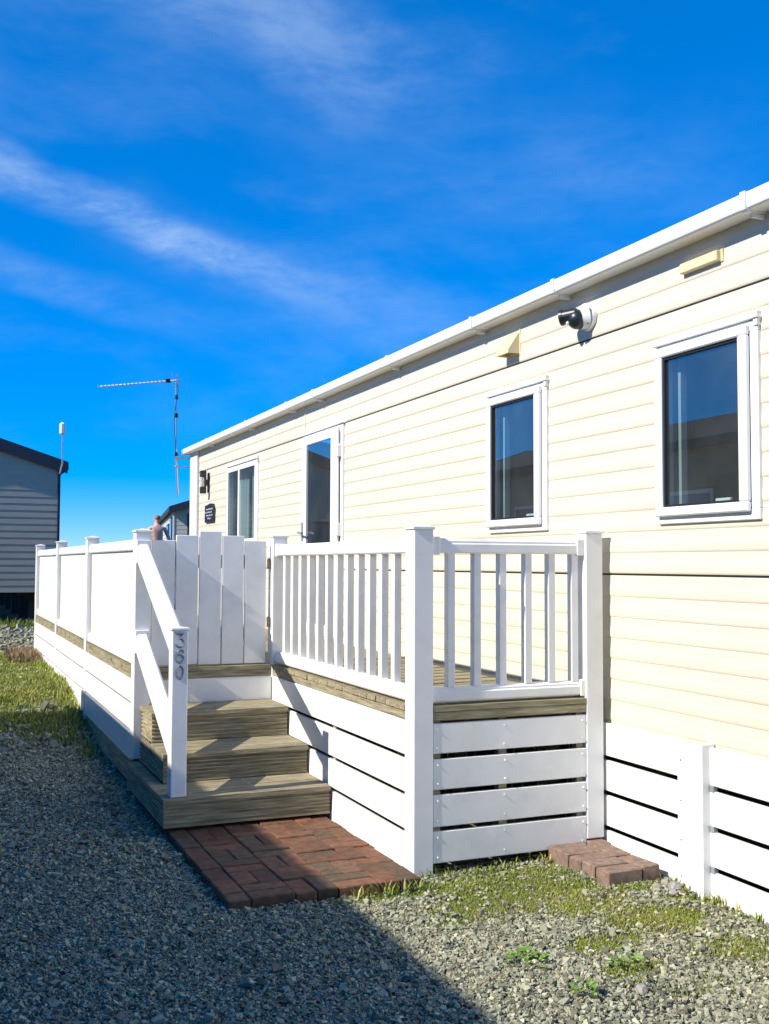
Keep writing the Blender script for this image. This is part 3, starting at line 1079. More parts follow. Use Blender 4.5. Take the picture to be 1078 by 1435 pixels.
# basket weave
for ix in range(4):
    for iy in range(7):
        x0, y0 = 1.298 + ix * .2045, GYP + .004 + iy * .2045
        if x0 + .2 > 2.135: continue
        if (ix + iy) % 2 == 0:
            for k in range(2): lay(random.choice(FULL), x0 + .101, y0 + .05 + .1015 * k, 0)
        else:
            for k in range(2): lay(random.choice(FULL), x0 + .05 + .1015 * k, y0 + .101, math.pi / 2)
part('sand_bed', MB().box(1.23, 2.10, GYP + .05, 5.90, -.03, PZ - .022), 'soil', pad)

bs = thing('brick_step', 'small low block of brown paving bricks at the foot of the end post', 'brick step', (3.05, 4.3, 0))
P4 = [brick_mesh(.198, .0975, .125, 30 + s) for s in range(4)]
for i, (x, y, r, z) in enumerate([(2.985, 4.155, .05, .098), (2.980, 4.262, .03, .101), (2.975, 4.366, .02, .100), (2.975, 4.470, -.03, .103), (3.138, 4.215, math.pi / 2 + .03, .100),
                                  (3.135, 4.425, math.pi / 2 - .02, .102), (2.99, 4.574, .01, .0955), (3.17, 4.64, math.pi / 2, .099)]):
    part('brick', P4[i % 4], 'paver', bs, loc=(x, y, z - .018), rot=(random.uniform(-.02, .02), random.uniform(-.02, .02), r))

# ------------------------------------------------------------------ things on the caravan wall
sc0 = thing('security_camera', 'white and black security camera under the gutter', 'camera', (XW, 4.83, 2.85))
base = MB()
bc = Vector((XW - .006, 4.80, 2.862))
base.tube(bc, bc + Vector((-.022, 0, 0)), .078, .076, 28)
part('base_plate', base, 'upvc_frame', sc0)
part('collar', MB().tube(bc + Vector((-.0225, 0, 0)), bc + Vector((-.060, .008, -.006)), .074, .056, 28), 'upvc_frame', sc0)
ball = bc + Vector((-.068, .010, -.016))
part('housing', MB().sphere(ball, .055, 20, 12), 'dark_metal', sc0, smooth=True)
ax = Vector((-.62, .78, -.10)).normalized()
b0_ = ball + ax * .0 + Vector((-.004, 0, .026))
brl = part('barrel', MB().tube(b0_, b0_ + ax * .075, .040, .040, 24).tube(b0_ + ax * .0751, b0_ + ax * .092, .044, .044, 24), 'dark_metal', sc0)
sub('lens', MB().tube(b0_ + ax * .0921, b0_ + ax * .096, .03, .028, 20), 'lens', brl)
part('sensor', MB().sphere(ball + Vector((-.052, .015, -.022)), .010, 10, 6), 'upvc_frame', sc0)
part('screw', MB().tube(bc + Vector((-.030, -.060, .028)), bc + Vector((-.040, -.060, .028)), .006), 'dark_metal', sc0)
part('screw', MB().tube(bc + Vector((-.030, -.045, -.045)), bc + Vector((-.040, -.045, -.045)), .006), 'dark_metal', sc0)

wlmp = thing('wall_lamp', 'black up and down wall lamp above the dark house name plaque', 'lamp', (XW, 13.5, 2.56))
part('back_plate', MB().box(XW - .022, XW - .007, 13.46, 13.54, 2.43, 2.69, .004), 'dark_metal', wlmp)
part('arm', MB().box(XW - .05, XW - .0225, 13.475, 13.525, 2.52, 2.60, .003), 'dark_metal', wlmp)
part('lamp_body', MB().box(XW - .120, XW - .0505, 13.455, 13.545, 2.415, 2.50, .006).box(XW - .120, XW - .0505, 13.455, 13.545, 2.63, 2.715, .006).box(XW - .075, XW - .0505, 13.46, 13.54, 2.50, 2.63, .003), 'dark_metal', wlmp)
part('lamp_glass', MB().box(XW - .116, XW - .0755, 13.465, 13.535, 2.502, 2.558, .003).box(XW - .116, XW - .0755, 13.465, 13.535, 2.566, 2.628, .003), 'lamp_glass', wlmp)

plq = thing('name_plaque', 'dark house name plaque with pale markings beside the sliding window', 'plaque', (XW, 13.35, 2.15))
py0, py1, pz0, pz1 = 13.13, 13.62, 2.035, 2.268
prof = [(py1, pz0), (py1, pz1 - .01), (py1 - .12, pz1 - .005), (py1 - .27, pz1 + .012), (py0 + .06, pz1), (py0 + .015, pz1 - .05), (py0, pz0 + .12), (py0 + .02, pz0 + .06), (py0 + .015, pz0)]
part('board', MB().prism(prof, 'x', XW - .03, XW - .008), 'plaque', plq)
mk = MB()
for za, a, b in ((2.205, .08, .43), (2.165, .05, .36), (2.125, .10, .44), (2.085, .16, .34)):
    yy = py1 - a
    while yy > py1 - b:
        ww = random.uniform(.015, .04)
        mk.box(XW - .0325, XW - .0305, yy - ww, yy, za - .009, za + .009 + random.uniform(-.004, .004))
        yy -= ww + random.uniform(.008, .02)
part('print', mk, 'plaque_print', plq)

# TV aerial on the far corner
ant = thing('tv_aerial', 'tall television aerial on a pole at the far corner of the caravan', 'aerial', (3.07, 14.62, 2.45))
top = Vector((3.055, 14.62, 4.06))
part('mast', MB().tube((3.105, 14.62, 2.46), (3.07, 14.62, 3.02), .019, .018).tube((3.07, 14.62, 3.02), top, .014, .012), 'aluminium', ant)
for zz in (2.985, 2.86):
    part('bracket_arm', MB().tube((3.30, 14.60, zz - .01), (3.04, 14.63, zz), .009).box(3.06, 3.10, 14.59, 14.65, zz - .018, zz + .018, .003), 'galvanised', ant)
part('wall_bracket', MB().box(3.282, 3.30, 14.51, 14.64, 2.80, 3.02, .003), 'galvanised', ant)
for zz in (3.03, 3.58, 3.84):
    part('cable_tie', MB().tube((3.062 + (4 - zz) * .012, 14.62, zz - .03), (3.062 + (4 - zz) * .012, 14.62, zz + .03), .024, .020), 'rubber', ant)
cb = MB()
pts = [Vector((3.045 + .012 * math.sin(k * .9) + (.03 if k < 2 else 0), 14.60, 4.02 - k * .105)) for k in range(11)]
for a, b in zip(pts[:-1], pts[1:]):
    cb.tube(a, b, .0045, .0045, 6)
part('cable', cb, 'rubber', ant)
tip = Vector((2.10, 15.35, 4.035))
boom0 = top + Vector((.04, -.03, .02))
dirb = (tip - boom0).normalized()
side = dirb.cross(Vector((0, 0, 1))).normalized()
part('boom', MB().tube(boom0, tip, .009, .008, 8), 'aluminium', ant)
Ls = (tip - boom0).length
for k in range(17):
    c_ = boom0 + dirb * (Ls * (.22 + .78 * k / 16))
    h_ = .085 - .0012 * k
    part('director', MB().tube(c_ - side * h_ * .55 - Vector((0, 0, .012)), c_ + side * h_ * .55 - Vector((0, 0, .012)), .0042, .0042, 6)
         .tube(c_ - side * h_ * .55 + Vector((0, 0, .012)), c_ + side * h_ * .55 + Vector((0, 0, .012)), .0042, .0042, 6).tube(c_ - Vector((0, 0, .014)), c_ + Vector((0, 0, .014)), .007), 'aluminium', ant)
dp = boom0 + dirb * (Ls * .14)
part('dipole', MB().box(dp.x - .03, dp.x + .03, dp.y - .03, dp.y + .03, dp.z - .022, dp.z + .03, .006).tube(dp - side * .10, dp + side * .10, .007), 'rubber', ant)
rf = MB()
for k in range(-3, 4):
    c_ = boom0 + dirb * .03 + Vector((0, 0, .026 * k)) - dirb * abs(k) * -.012
    rf.tube(c_ - side * .12, c_ + side * .12, .0035, .0035, 6)
rf.tube(boom0 + dirb * .03 - Vector((0, 0, .085)), boom0 + dirb * .03 + Vector((0, 0, .085)), .006)
part('reflector', rf, 'aluminium', ant)


# ------------------------------------------------------------------ other caravans
def other_caravan(name, label, origin, rot, W, Lh, z0, eave, ridge, clad, trim, wins, over=.35, course=.13, side_wins=()):
    """local frame: x across the gable (0..W), y along the length (0..Lh); gable wall at y=0"""
    root = thing(name, label, 'caravan', origin)
    root.rotation_euler = (0, 0, rot)
    zg = origin[2]

    def P(nm, mb, mt, parent=root):
        me = mb.mesh(nm)
        me.materials.append(MAT[mt])
        o = bpy.data.objects.new(nm, me)
        COL.objects.link(o)
        o.parent = parent
        return o
    ez, rz_, b = eave - zg, ridge - zg, z0 - zg
    top_at = lambda x: ez + (rz_ - ez) * (1 - abs(x - W / 2) / (W / 2))
    for gy, sgn in ((0, -1), (Lh, 1)):
        m = MB()
        z = b
        while z < rz_ - .02:
            zt = min(z + course, rz_)
            half = lambda zz: (W / 2) if zz <= ez else max(.01, (W / 2) * (1 - (zz - ez) / (rz_ - ez)))
            hb, ht = half(z), half(zt)
            mid = min(max(z + .02, z), zt)
            xb0, xb1, xt0, xt1 = W / 2 - hb, W / 2 + hb, W / 2 - ht, W / 2 + ht
            m.add([(xb0, gy + sgn * .008, z), (xb1, gy + sgn * .008, z), (xt1, gy + sgn * .002, zt), (xt0, gy + sgn * .002, zt), (xb0, gy, z), (xb1, gy, z)],
                  [(0, 1, 2, 3), (0, 4, 5, 1)])
            z = zt
        P('gable_cladding', m, clad)
    for gx_, sgn in ((0, -1), (W, 1)):
        m = MB()
        z = b
        while z < ez - .001:
            zt = min(z + course, ez)
            m.add([(gx_ + sgn * .016, 0, z), (gx_ + sgn * .016, Lh, z), (gx_ + sgn * .002, Lh, zt), (gx_ + sgn * .002, 0, zt), (gx_, 0, z), (gx_, Lh, z)], [(0, 1, 2, 3), (0, 4, 5, 1)])
            z = zt
        P('side_cladding', m, clad)
    o2 = .12
    P('body_core', MB().prism([(.01, b), (W - .01, b), (W - .01, ez - .01), (W / 2, rz_ - .02), (.01, ez - .01)], 'y', .01, Lh - .01), clad)
    sl = (rz_ - ez) / (W / 2)
    th = .06
    roof = P('roof', MB().prism([(-o2, ez - sl * o2 + .01), (W / 2, rz_ + .01), (W + o2, ez - sl * o2 + .01), (W + o2, ez - sl * o2 + th), (W / 2, rz_ + th + .02), (-o2, ez - sl * o2 + th)], 'y', -over + .03, Lh + over - .03), 'roof_tile')
    for gy in (-over, Lh + over - .03):
        P('bargeboard', MB().prism([(-o2 - .02, ez - sl * o2 - .16), (W / 2, rz_ - .15), (W + o2 + .02, ez - sl * o2 - .16), (W + o2 + .02, ez - sl * o2 + .07), (W / 2, rz_ + .10), (-o2 - .02, ez - sl * o2 + .07)], 'y', gy, gy + .028), trim, roof)
    for gx_ in (-o2 - .045, W + o2 - .02):
        P('fascia', MB().box(gx_ + .0, gx_ + .06, -over + .03, Lh + over - .032, ez - sl * o2 - .09, ez - sl * o2 + .06, .01), trim, roof)
    for xx in (-.02, W - .03):
        P('corner_trim', MB().box(xx, xx + .05, -.022, .03, b, ez - .02, .004), trim if clad != 'far_cream' else 'gutter')
    cs = MB().box(.3, .42, .2, Lh - .2, b - .16, b).box(W - .42, W - .3, .2, Lh - .2, b - .16, b)
    for yy in np.linspace(.5, Lh - .5, 5):
        for xx in (.36, W - .36):
            cs.box(xx - .12, xx + .12, yy - .12, yy + .12, -.03, b - .16)
    P('chassis', cs, 'chassis')
    for (x0, x1, za, zb, mull) in wins:
        f = MB().box(x0, x1, -.05, -.016, za, zb, .006)
        w = P('window', f, trim)
        for a_, b_ in (((za + .06, za + (zb - za) * .66), (za + (zb - za) * .70, zb - .06)) if mull else ((za + .06, zb - .06),)):
            P('pane', MB().box(x0 + .06, x1 - .06, -.058, -.052, a_, b_), 'pane_far', w)
    for (s, y0, y1, za, zb) in side_wins:
        xa = -.05 if s < 0 else W + .016
        w = P('window', MB().box(xa, xa + .034, y0, y1, za, zb, .006), trim if clad == 'far_cream' else 'upvc_frame')
        xp = xa - .008 if s < 0 else xa + .036
        P('pane', MB().box(xp, xp + .006, y0 + .06, y1 - .06, za + .06, zb - .06), 'pane_far', w)
    return root


mat('pane_far', (0.10, 0.14, 0.17), 0.06, 0.05, 3, spec=1.0)
grey = other_caravan('static_caravan', 'dark grey clad caravan with navy roof edge at the far side of the gravel track', (-1.95, 21.0, .31), 0, 4.11, 11.0, .94, 3.42, 4.06, 'grey_clad', 'slate_trim', [(.5, 1.5, .9, 2.1, False)], over=.10, course=.130,
                     side_wins=[(1, 1.5, 2.6, 1.3, 2.5)])
far = other_caravan('static_caravan', 'cream caravan with dark roof edge behind the bare-backed man', (6.67, 32.0, .31), -math.radians(9), 4.2, 10.5, .85, 3.20, 3.86, 'far_cream', 'slate_trim',
                    [(.42, 1.25, 1.15, 2.72, True), (2.2, 3.6, .7, 2.6, True)], over=.40, side_wins=[(-1, .35, 1.5, .75, 2.65), (-1, 2.5, 4.0, 1.0, 2.5)])
neigh = other_caravan('static_caravan', 'sage green clad caravan facing the deck across the gravel', (-6.45, -5.2, 0.0), 0, 3.92, 14.2, .62, 3.06, 3.70, 'sage_clad', 'slate_trim', [(.5, 1.5, .9, 2.1, False)], over=.30,
                      side_wins=[(1, 2.0, 3.3, 1.2, 2.3), (1, 6.2, 7.0, 1.3, 2.3), (1, 11.0, 12.6, 1.1, 2.3)])

nbr = other_caravan('static_caravan', 'brown clad caravan standing beyond the end of the sage green one', (-7.7, 10.9, .31), 0, 3.95, 9.2, .95, 3.33, 3.98, 'brown_clad', 'slate_trim', [(.5, 1.5, .9, 2.1, False)], over=.30,
                    side_wins=[(1, 1.0, 2.0, 1.2, 2.3), (1, 5.2, 6.6, 1.3, 2.3)])
wb = thing('wireless_antenna', 'white wireless antenna on a thin pole at the corner of the grey caravan', 'antenna', (2.17, 20.95, 3.2))
part('pole', MB().tube((2.15, 20.85, 3.22), (2.19, 20.84, 3.40), .016).tube((2.19, 20.84, 3.40), (2.185, 20.84, 3.98), .018, .016).tube((2.15, 20.85, 3.22), (2.15, 20.99, 3.22), .014), 'aluminium', wb)
part('head', MB().box(2.125, 2.235, 20.80, 20.88, 3.95, 4.20, .035), 'upvc_frame', wb)

# deck in front of the far caravan, where the man stands
fd = thing('far_deck', 'low timber deck with a rail in front of the far cream caravan', 'deck', (5.6, 30.0, .31))
for k in range(14):
    part('deck_board', MB().box(3.9, 6.55, 28.9 + k * .146, 28.9 + k * .146 + .138, .89, .92), 'timber', fd)
for xx in (3.95, 6.35):
    for yy in (29.0, 30.7):
        part('leg', MB().box(xx, xx + .1, yy, yy + .1, .28, .89), 'timber', fd)
part('skirt', MB().box(3.92, 6.53, 28.92, 28.95, .42, .88), 'pvc', fd)

# ------------------------------------------------------------------ the man on the far deck
def make_person(loc, label):
    root = thing('person', label, 'person', loc)
    V, E_, Rr = [], [], []

    def vtx(p, r, par=None):
        V.append(p); Rr.append(r if isinstance(r, tuple) else (r, r))
        if par is not None: E_.append((par, len(V) - 1))
        return len(V) - 1
    # facing +y (away from the viewer); heights in metres
    pel = vtx((0, 0, .95), (.150, .11))
    wai = vtx((0, .0, 1.10), (.145, .105), pel)
    che = vtx((0, -.01, 1.28), (.170, .12), wai)
    shc = vtx((0, -.005, 1.43), (.125, .09), che)
    nek = vtx((.0, .01, 1.535), .058, shc)
    hd0 = vtx((.0, .03, 1.62), (.072, .082), nek)
    hd1 = vtx((.0, .035, 1.70), (.078, .092), hd0)
    hd2 = vtx((.0, .025, 1.755), (.055, .065), hd1)
    for s in (-1, 1):
        sh = vtx((s * .19, -.01, 1.425), .062, shc)
        ua = vtx((s * .245, -.02, 1.29), .052, sh)
        el = vtx((s * .315, -.01, 1.13), .042, ua)
        fa = vtx((s * .27, .13, 1.02), .038, el)
        wr = vtx((s * .20, .23, .97), .028, fa)
        hn = vtx((s * .15, .28, .955), (.034, .022), wr)
        for q, ln in enumerate((.062, .072, .068, .054)):      # four bent fingers, then the thumb
            f1 = vtx((s * (.150 - .012 * q), .305 + .004 * q, .975 - .017 * q), .0095, hn)
            vtx((s * (.115 - .010 * q), .305 + ln * .25, .970 - .019 * q), .0085, f1)
        t1 = vtx((s * .165, .262, .995), .011, wr)
        vtx((s * .140, .290, 1.012), .009, t1)
        hp = vtx((s * .095, .01, .88), .095, pel)
        th = vtx((s * .105, .01, .70), .082, hp)
        kn = vtx((s * .11, .015, .49), .060, th)
        cf = vtx((s * .115, -.02, .33), .056, kn)
        an = vtx((s * .115, -.02, .085), .038, cf)
        ft = vtx((s * .13, .12, .04), (.042, .035), an)
    me = bpy.data.meshes.new('body')
    me.from_pydata(V, E_, [])
    o = bpy.data.objects.new('body', me)
    COL.objects.link(o)
    o.modifiers.new('skin', 'SKIN')
    o.modifiers['skin'].use_smooth_shade = True
    for i, sv in enumerate(me.skin_vertices[0].data):
        sv.radius = Rr[i]
        sv.use_root = (i == 0)
    sm = o.modifiers.new('sub', 'SUBSURF')
    sm.levels = sm.render_levels = 2
    bpy.context.view_layer.update()
    dg = bpy.context.evaluated_depsgraph_get()
    fm = bpy.data.meshes.new_from_object(o.evaluated_get(dg))
    fm.name = 'body'
    bpy.data.objects.remove(o)
    fm.materials.clear()
    fm.materials.append(MAT['skin'])
    b = bpy.data.objects.new('body', fm)
    COL.objects.link(b)
    b.parent = root
    # ears, nose, hair and shorts follow the body
    def P(nm, mb, mt, sm=True):
        me_ = mb.mesh(nm, sm)
        me_.materials.append(MAT[mt])
        q = bpy.data.objects.new(nm, me_)
        COL.objects.link(q)
        q.parent = root
        return q
    P('ear', MB().sphere((-.083, .03, 1.655), .03, 10, 6, (.35, .6, 1)), 'skin')
    P('ear', MB().sphere((.083, .03, 1.655), .03, 10, 6, (.35, .6, 1)), 'skin')
    P('nose', MB().sphere((0, .125, 1.645), .02, 8, 6, (.7, 1, 1.2)), 'skin')
    for s in (-1, 1):
        P('eye', MB().sphere((s * .03, .112, 1.675), .011, 8, 6), 'rubber')
    hrm = MB().sphere((0, .02, 1.70), .084, 16, 10, (1.0, 1.12, 1.0))
    keep = [i for i, p in enumerate(hrm.v) if p[2] > 1.70 - .6 * (0.03 - p[1])]
    ks = set(keep)
    hrm.f = [f for f in hrm.f if all(i in ks for i in f)]
    P('hair', hrm, 'hair')
    sh = MB()
    n = 20
    rings = [(0, .0, 1.03, .150, .118), (0, .005, .95, .168, .135), (0, .005, .84, .185, .135)]
    vs, fs = [], []
    for (x, y, z, a, b_) in rings:
        vs += [(x + a * math.cos(2 * math.pi * k / n), y + b_ * math.sin(2 * math.pi * k / n), z) for k in range(n)]
    for j in range(2):
        fs += [(j * n + k, j * n + (k + 1) % n, (j + 1) * n + (k + 1) % n, (j + 1) * n + k) for k in range(n)]
    sh.add(vs, fs)
    for s in (-1, 1):
        sh.tube((s * .095, .005, .86), (s * .115, .012, .52), .098, .092, 16)
    P('shorts', sh, 'shorts')
    return root


man = make_person((5.79, 30.0, .922), 'bare-backed man in pale shorts standing on the far deck, seen from behind')
man.scale = (1.12, 1.1, 1.1)


# ------------------------------------------------------------------ gravel, grass and weeds
def fbm(x, y, s, seed, octv=3):
    """cheap vectorised value noise"""
    tot = np.zeros_like(x)
    amp = 1.0
    nrm_ = 0
    for o in range(octv):
        xs_, ys_ = x * s + seed * 13.7, y * s + seed * 7.3
        xi, yi = np.floor(xs_), np.floor(ys_)
        xf, yf = xs_ - xi, ys_ - yi
        xf, yf = xf * xf * (3 - 2 * xf), yf * yf * (3 - 2 * yf)
        h = lambda a, b: np.modf(np.abs(np.sin(a * 127.1 + b * 311.7 + seed) * 43758.5453))[0]
        v = (h(xi, yi) * (1 - xf) + h(xi + 1, yi) * xf) * (1 - yf) + (h(xi, yi + 1) * (1 - xf) + h(xi + 1, yi + 1) * xf) * yf
        tot += v * amp
        nrm_ += amp
        amp *= .5
        s *= 2.1
    return tot / nrm_


PATCH = [  # x, y, rx, ry, weight of the grass patches
    (2.55, 4.42, .62, .20, 1.2), (2.05, 4.42, .50, .10, 1.0), (2.45, 4.17, .55, .24, 1.15), (2.15, 4.02, .34, .14, .75), (2.65, 3.95, .32, .18, .85), (2.90, 4.50, .2, .10, 1.0),
    (2.99, 4.06, .17, .07, 1.15), (3.13, 3.88, .12, .10, .8), (2.85, 3.70, .40, .26, .95), (2.50, 3.55, .28, .13, .95), (2.42, 3.28, .24, .10, .8), (2.95, 3.30, .36, .22, .85),
    (2.65, 3.05, .30, .12, .5), (3.10, 3.55, .15, .2, .65), (2.95, 2.7, .5, .3, .5), (1.32, 4.42, .25, .06, .35), (.50, 3.96, .08, .06, .4), (1.00, 5.30, .10, .08, .35), (.75, 5.8, .12, .10, .3),
    (.45, 10.9, 1.6, 1.35, 1.2), (.2, 13.0, 1.8, 1.9, 1.2), (1.0, 13.9, .5, .9, 1.2), (1.0, 9.25, .40, .55, 1.0), (.55, 9.5, .35, .35, .9), (.33, 8.6, .22, .35, .55), (1.12, 8.6, .12, .9, .55), (-.8, 11.5, 1.4, 2.6, 1.1),
    (1.15, 12.2, .12, 2.0, 1.0), (3.2, 4.15, .08, .1, .6),
    (3.5, 20.4, 6, .35, 1.0), (-1, 20.4, 4, .4, 1.0),
]


def grass_mask(x, y):
    m = np.zeros_like(x)
    for (a, b, rx, ry, w) in PATCH:
        m = np.maximum(m, w * np.clip(1.35 - np.sqrt(((x - a) / rx) ** 2 + ((y - b) / ry) ** 2), 0, 1))
    return m


def blocked(x, y):
    b = (x > 1.19) & (x < 2.14) & (y > GYP - .01) & (y < 6.95)            # brick pad and steps
    b |= (x > 2.13) & (y > 4.64) & (x < 3.25)                             # under the front deck
    b |= (x > 1.24) & (y > 6.93) & (y < 14.4) & (x < 7)                               # under the wide deck
    b |= (x > 3.24) & (y > 1.9) & (y < 14.6)                                            # under the caravan
    b |= (x > 2.87) & (x < 3.22) & (y > 4.10) & (y < 4.75)                # brick step
    return b


ICO_V = []
t_ = (1 + 5 ** .5) / 2
for a, b in ((-1, t_), (1, t_), (-1, -t_), (1, -t_)):
    ICO_V += [(a, b, 0)]
for a, b in ((-1, t_), (1, t_), (-1, -t_), (1, -t_)):
    ICO_V += [(0, a, b)]
for a, b in ((t_, -1), (t_, 1), (-t_, -1), (-t_, 1)):
    ICO_V += [(a, 0, b)]
ICO_V = np.array(ICO_V, float) / np.sqrt(1 + t_ * t_)
ICO_F = np.array([(0, 11, 5), (0, 5, 1), (0, 1, 7), (0, 7, 10), (0, 10, 11), (1, 5, 9), (5, 11, 4), (11, 10, 2), (10, 7, 6), (7, 1, 8),
                  (3, 9, 4), (3, 4, 2), (3, 2, 6), (3, 6, 8), (3, 8, 9), (4, 9, 5), (2, 4, 11), (6, 2, 10), (8, 6, 7), (9, 8, 1)])


CHIP_V = np.array([(x, y, z) for z in (-1, 1) for y in (-1, 1) for x in (-1, 1)], float) * .72
CHIP_F = np.array([(0, 2, 3), (0, 3, 1), (4, 5, 7), (4, 7, 6), (0, 1, 5), (0, 5, 4), (2, 6, 7), (2, 7, 3), (0, 4, 6), (0, 6, 2), (1, 3, 7), (1, 7, 5)])


def rot_mats(n):
    q = RNG.normal(size=(n, 4)) * np.array([1.0, .28, .28, 1.0])
    q /= np.linalg.norm(q, axis=1)[:, None]
    w, x, y, z = q.T
    return np.stack([np.stack([1 - 2 * (y * y + z * z), 2 * (x * y - z * w), 2 * (x * z + y * w)], -1),
                     np.stack([2 * (x * y + z * w), 1 - 2 * (x * x + z * z), 2 * (y * z - x * w)], -1),
                     np.stack([2 * (x * z - y * w), 2 * (y * z + x * w), 1 - 2 * (x * x + y * y)], -1)], 1)


def mesh_np(name, co, faces, cols, material):
    me = bpy.data.meshes.new(name)
    nv, nf, k = len(co), len(faces), faces.shape[1]
    me.vertices.add(nv)
    me.vertices.foreach_set('co', co.astype(np.float32).ravel())
    me.loops.add(nf * k)
    me.loops.foreach_set('vertex_index', faces.astype(np.int32).ravel())
    me.polygons.add(nf)
    me.polygons.foreach_set('loop_start', np.arange(0, nf * k, k, dtype=np.int32))
    me.update(calc_edges=True)
    me.shade_flat()
    at = me.color_attributes.new('Col', 'FLOAT_COLOR', 'POINT')
    at.data.foreach_set('color', np.c_[cols, np.ones(nv)].astype(np.float32).ravel())
    me.materials.append(MAT[material])
    o = bpy.data.objects.new(name, me)
    COL.objects.link(o)
    return o


def gravel():
    xs_, ys_, rs_ = [], [], []
    for (x0, x1, y0, y1, dens, r) in ((-.5, 3.26, 2.4, 5.2, 15000, .0055), (-.6, 1.3, 5.2, 8.6, 8000, .0068), (-1.2, 1.3, 8.6, 14.5, 700, .015), (-1.6, 2.6, 14.5, 20.6, 260, .022)):
        n = int((x1 - x0) * (y1 - y0) * dens)
        x, y = RNG.uniform(x0, x1, n), RNG.uniform(y0, y1, n)
        keep = ~blocked(x, y)
        gm_ = grass_mask(x, y)
        keep &= RNG.random(n) > np.clip(gm_ * 1.5 - .30, 0, .93)
        # bare earthy spots
        keep &= ~((fbm(x, y, 1.3, 3) > .66) & (RNG.random(n) < .5) & (x > 2.0))
        x, y = x[keep], y[keep]
        xs_.append(x); ys_.append(y)
        rs_.append(r * np.exp(RNG.normal(0, .36, len(x))))
    x, y, r = np.concatenate(xs_), np.concatenate(ys_), np.concatenate(rs_)
    n = len(x)
    shp = np.stack([RNG.uniform(.9, 1.45, n), RNG.uniform(.7, 1.1, n), RNG.uniform(.45, .85, n)], -1)
    v = CHIP_V[None] * (1 + RNG.normal(0, .24, (n, 8, 3))) * shp[:, None, :] * r[:, None, None]
    v = np.einsum('nij,nkj->nki', rot_mats(n), v)
    z = gz_np(x, y) + RNG.uniform(-.3, .9, n) * r
    v += np.stack([x, y, z], -1)[:, None, :]
    base = np.array([.315, .305, .205]) * RNG.uniform(.35, 1.4, (n, 1))
    warm = RNG.random(n)
    base[warm < .10] *= np.array([1.08, .98, .86])
    base[warm > .93] *= np.array([1.55, 1.55, 1.5])
    base[(warm > .5) & (warm < .75)] *= np.array([.90, .97, 1.02])
    base = np.clip(base, .03, .62)
    cols = np.repeat(base, 8, 0)
    faces = (CHIP_F[None] + (np.arange(n) * 8)[:, None, None]).reshape(-1, 3)
    o = mesh_np('gravel', v.reshape(-1, 3), faces, cols, 'stone')
    stuff(tag(o, 'loose grey gravel covering the ground between the caravans', 'gravel'))


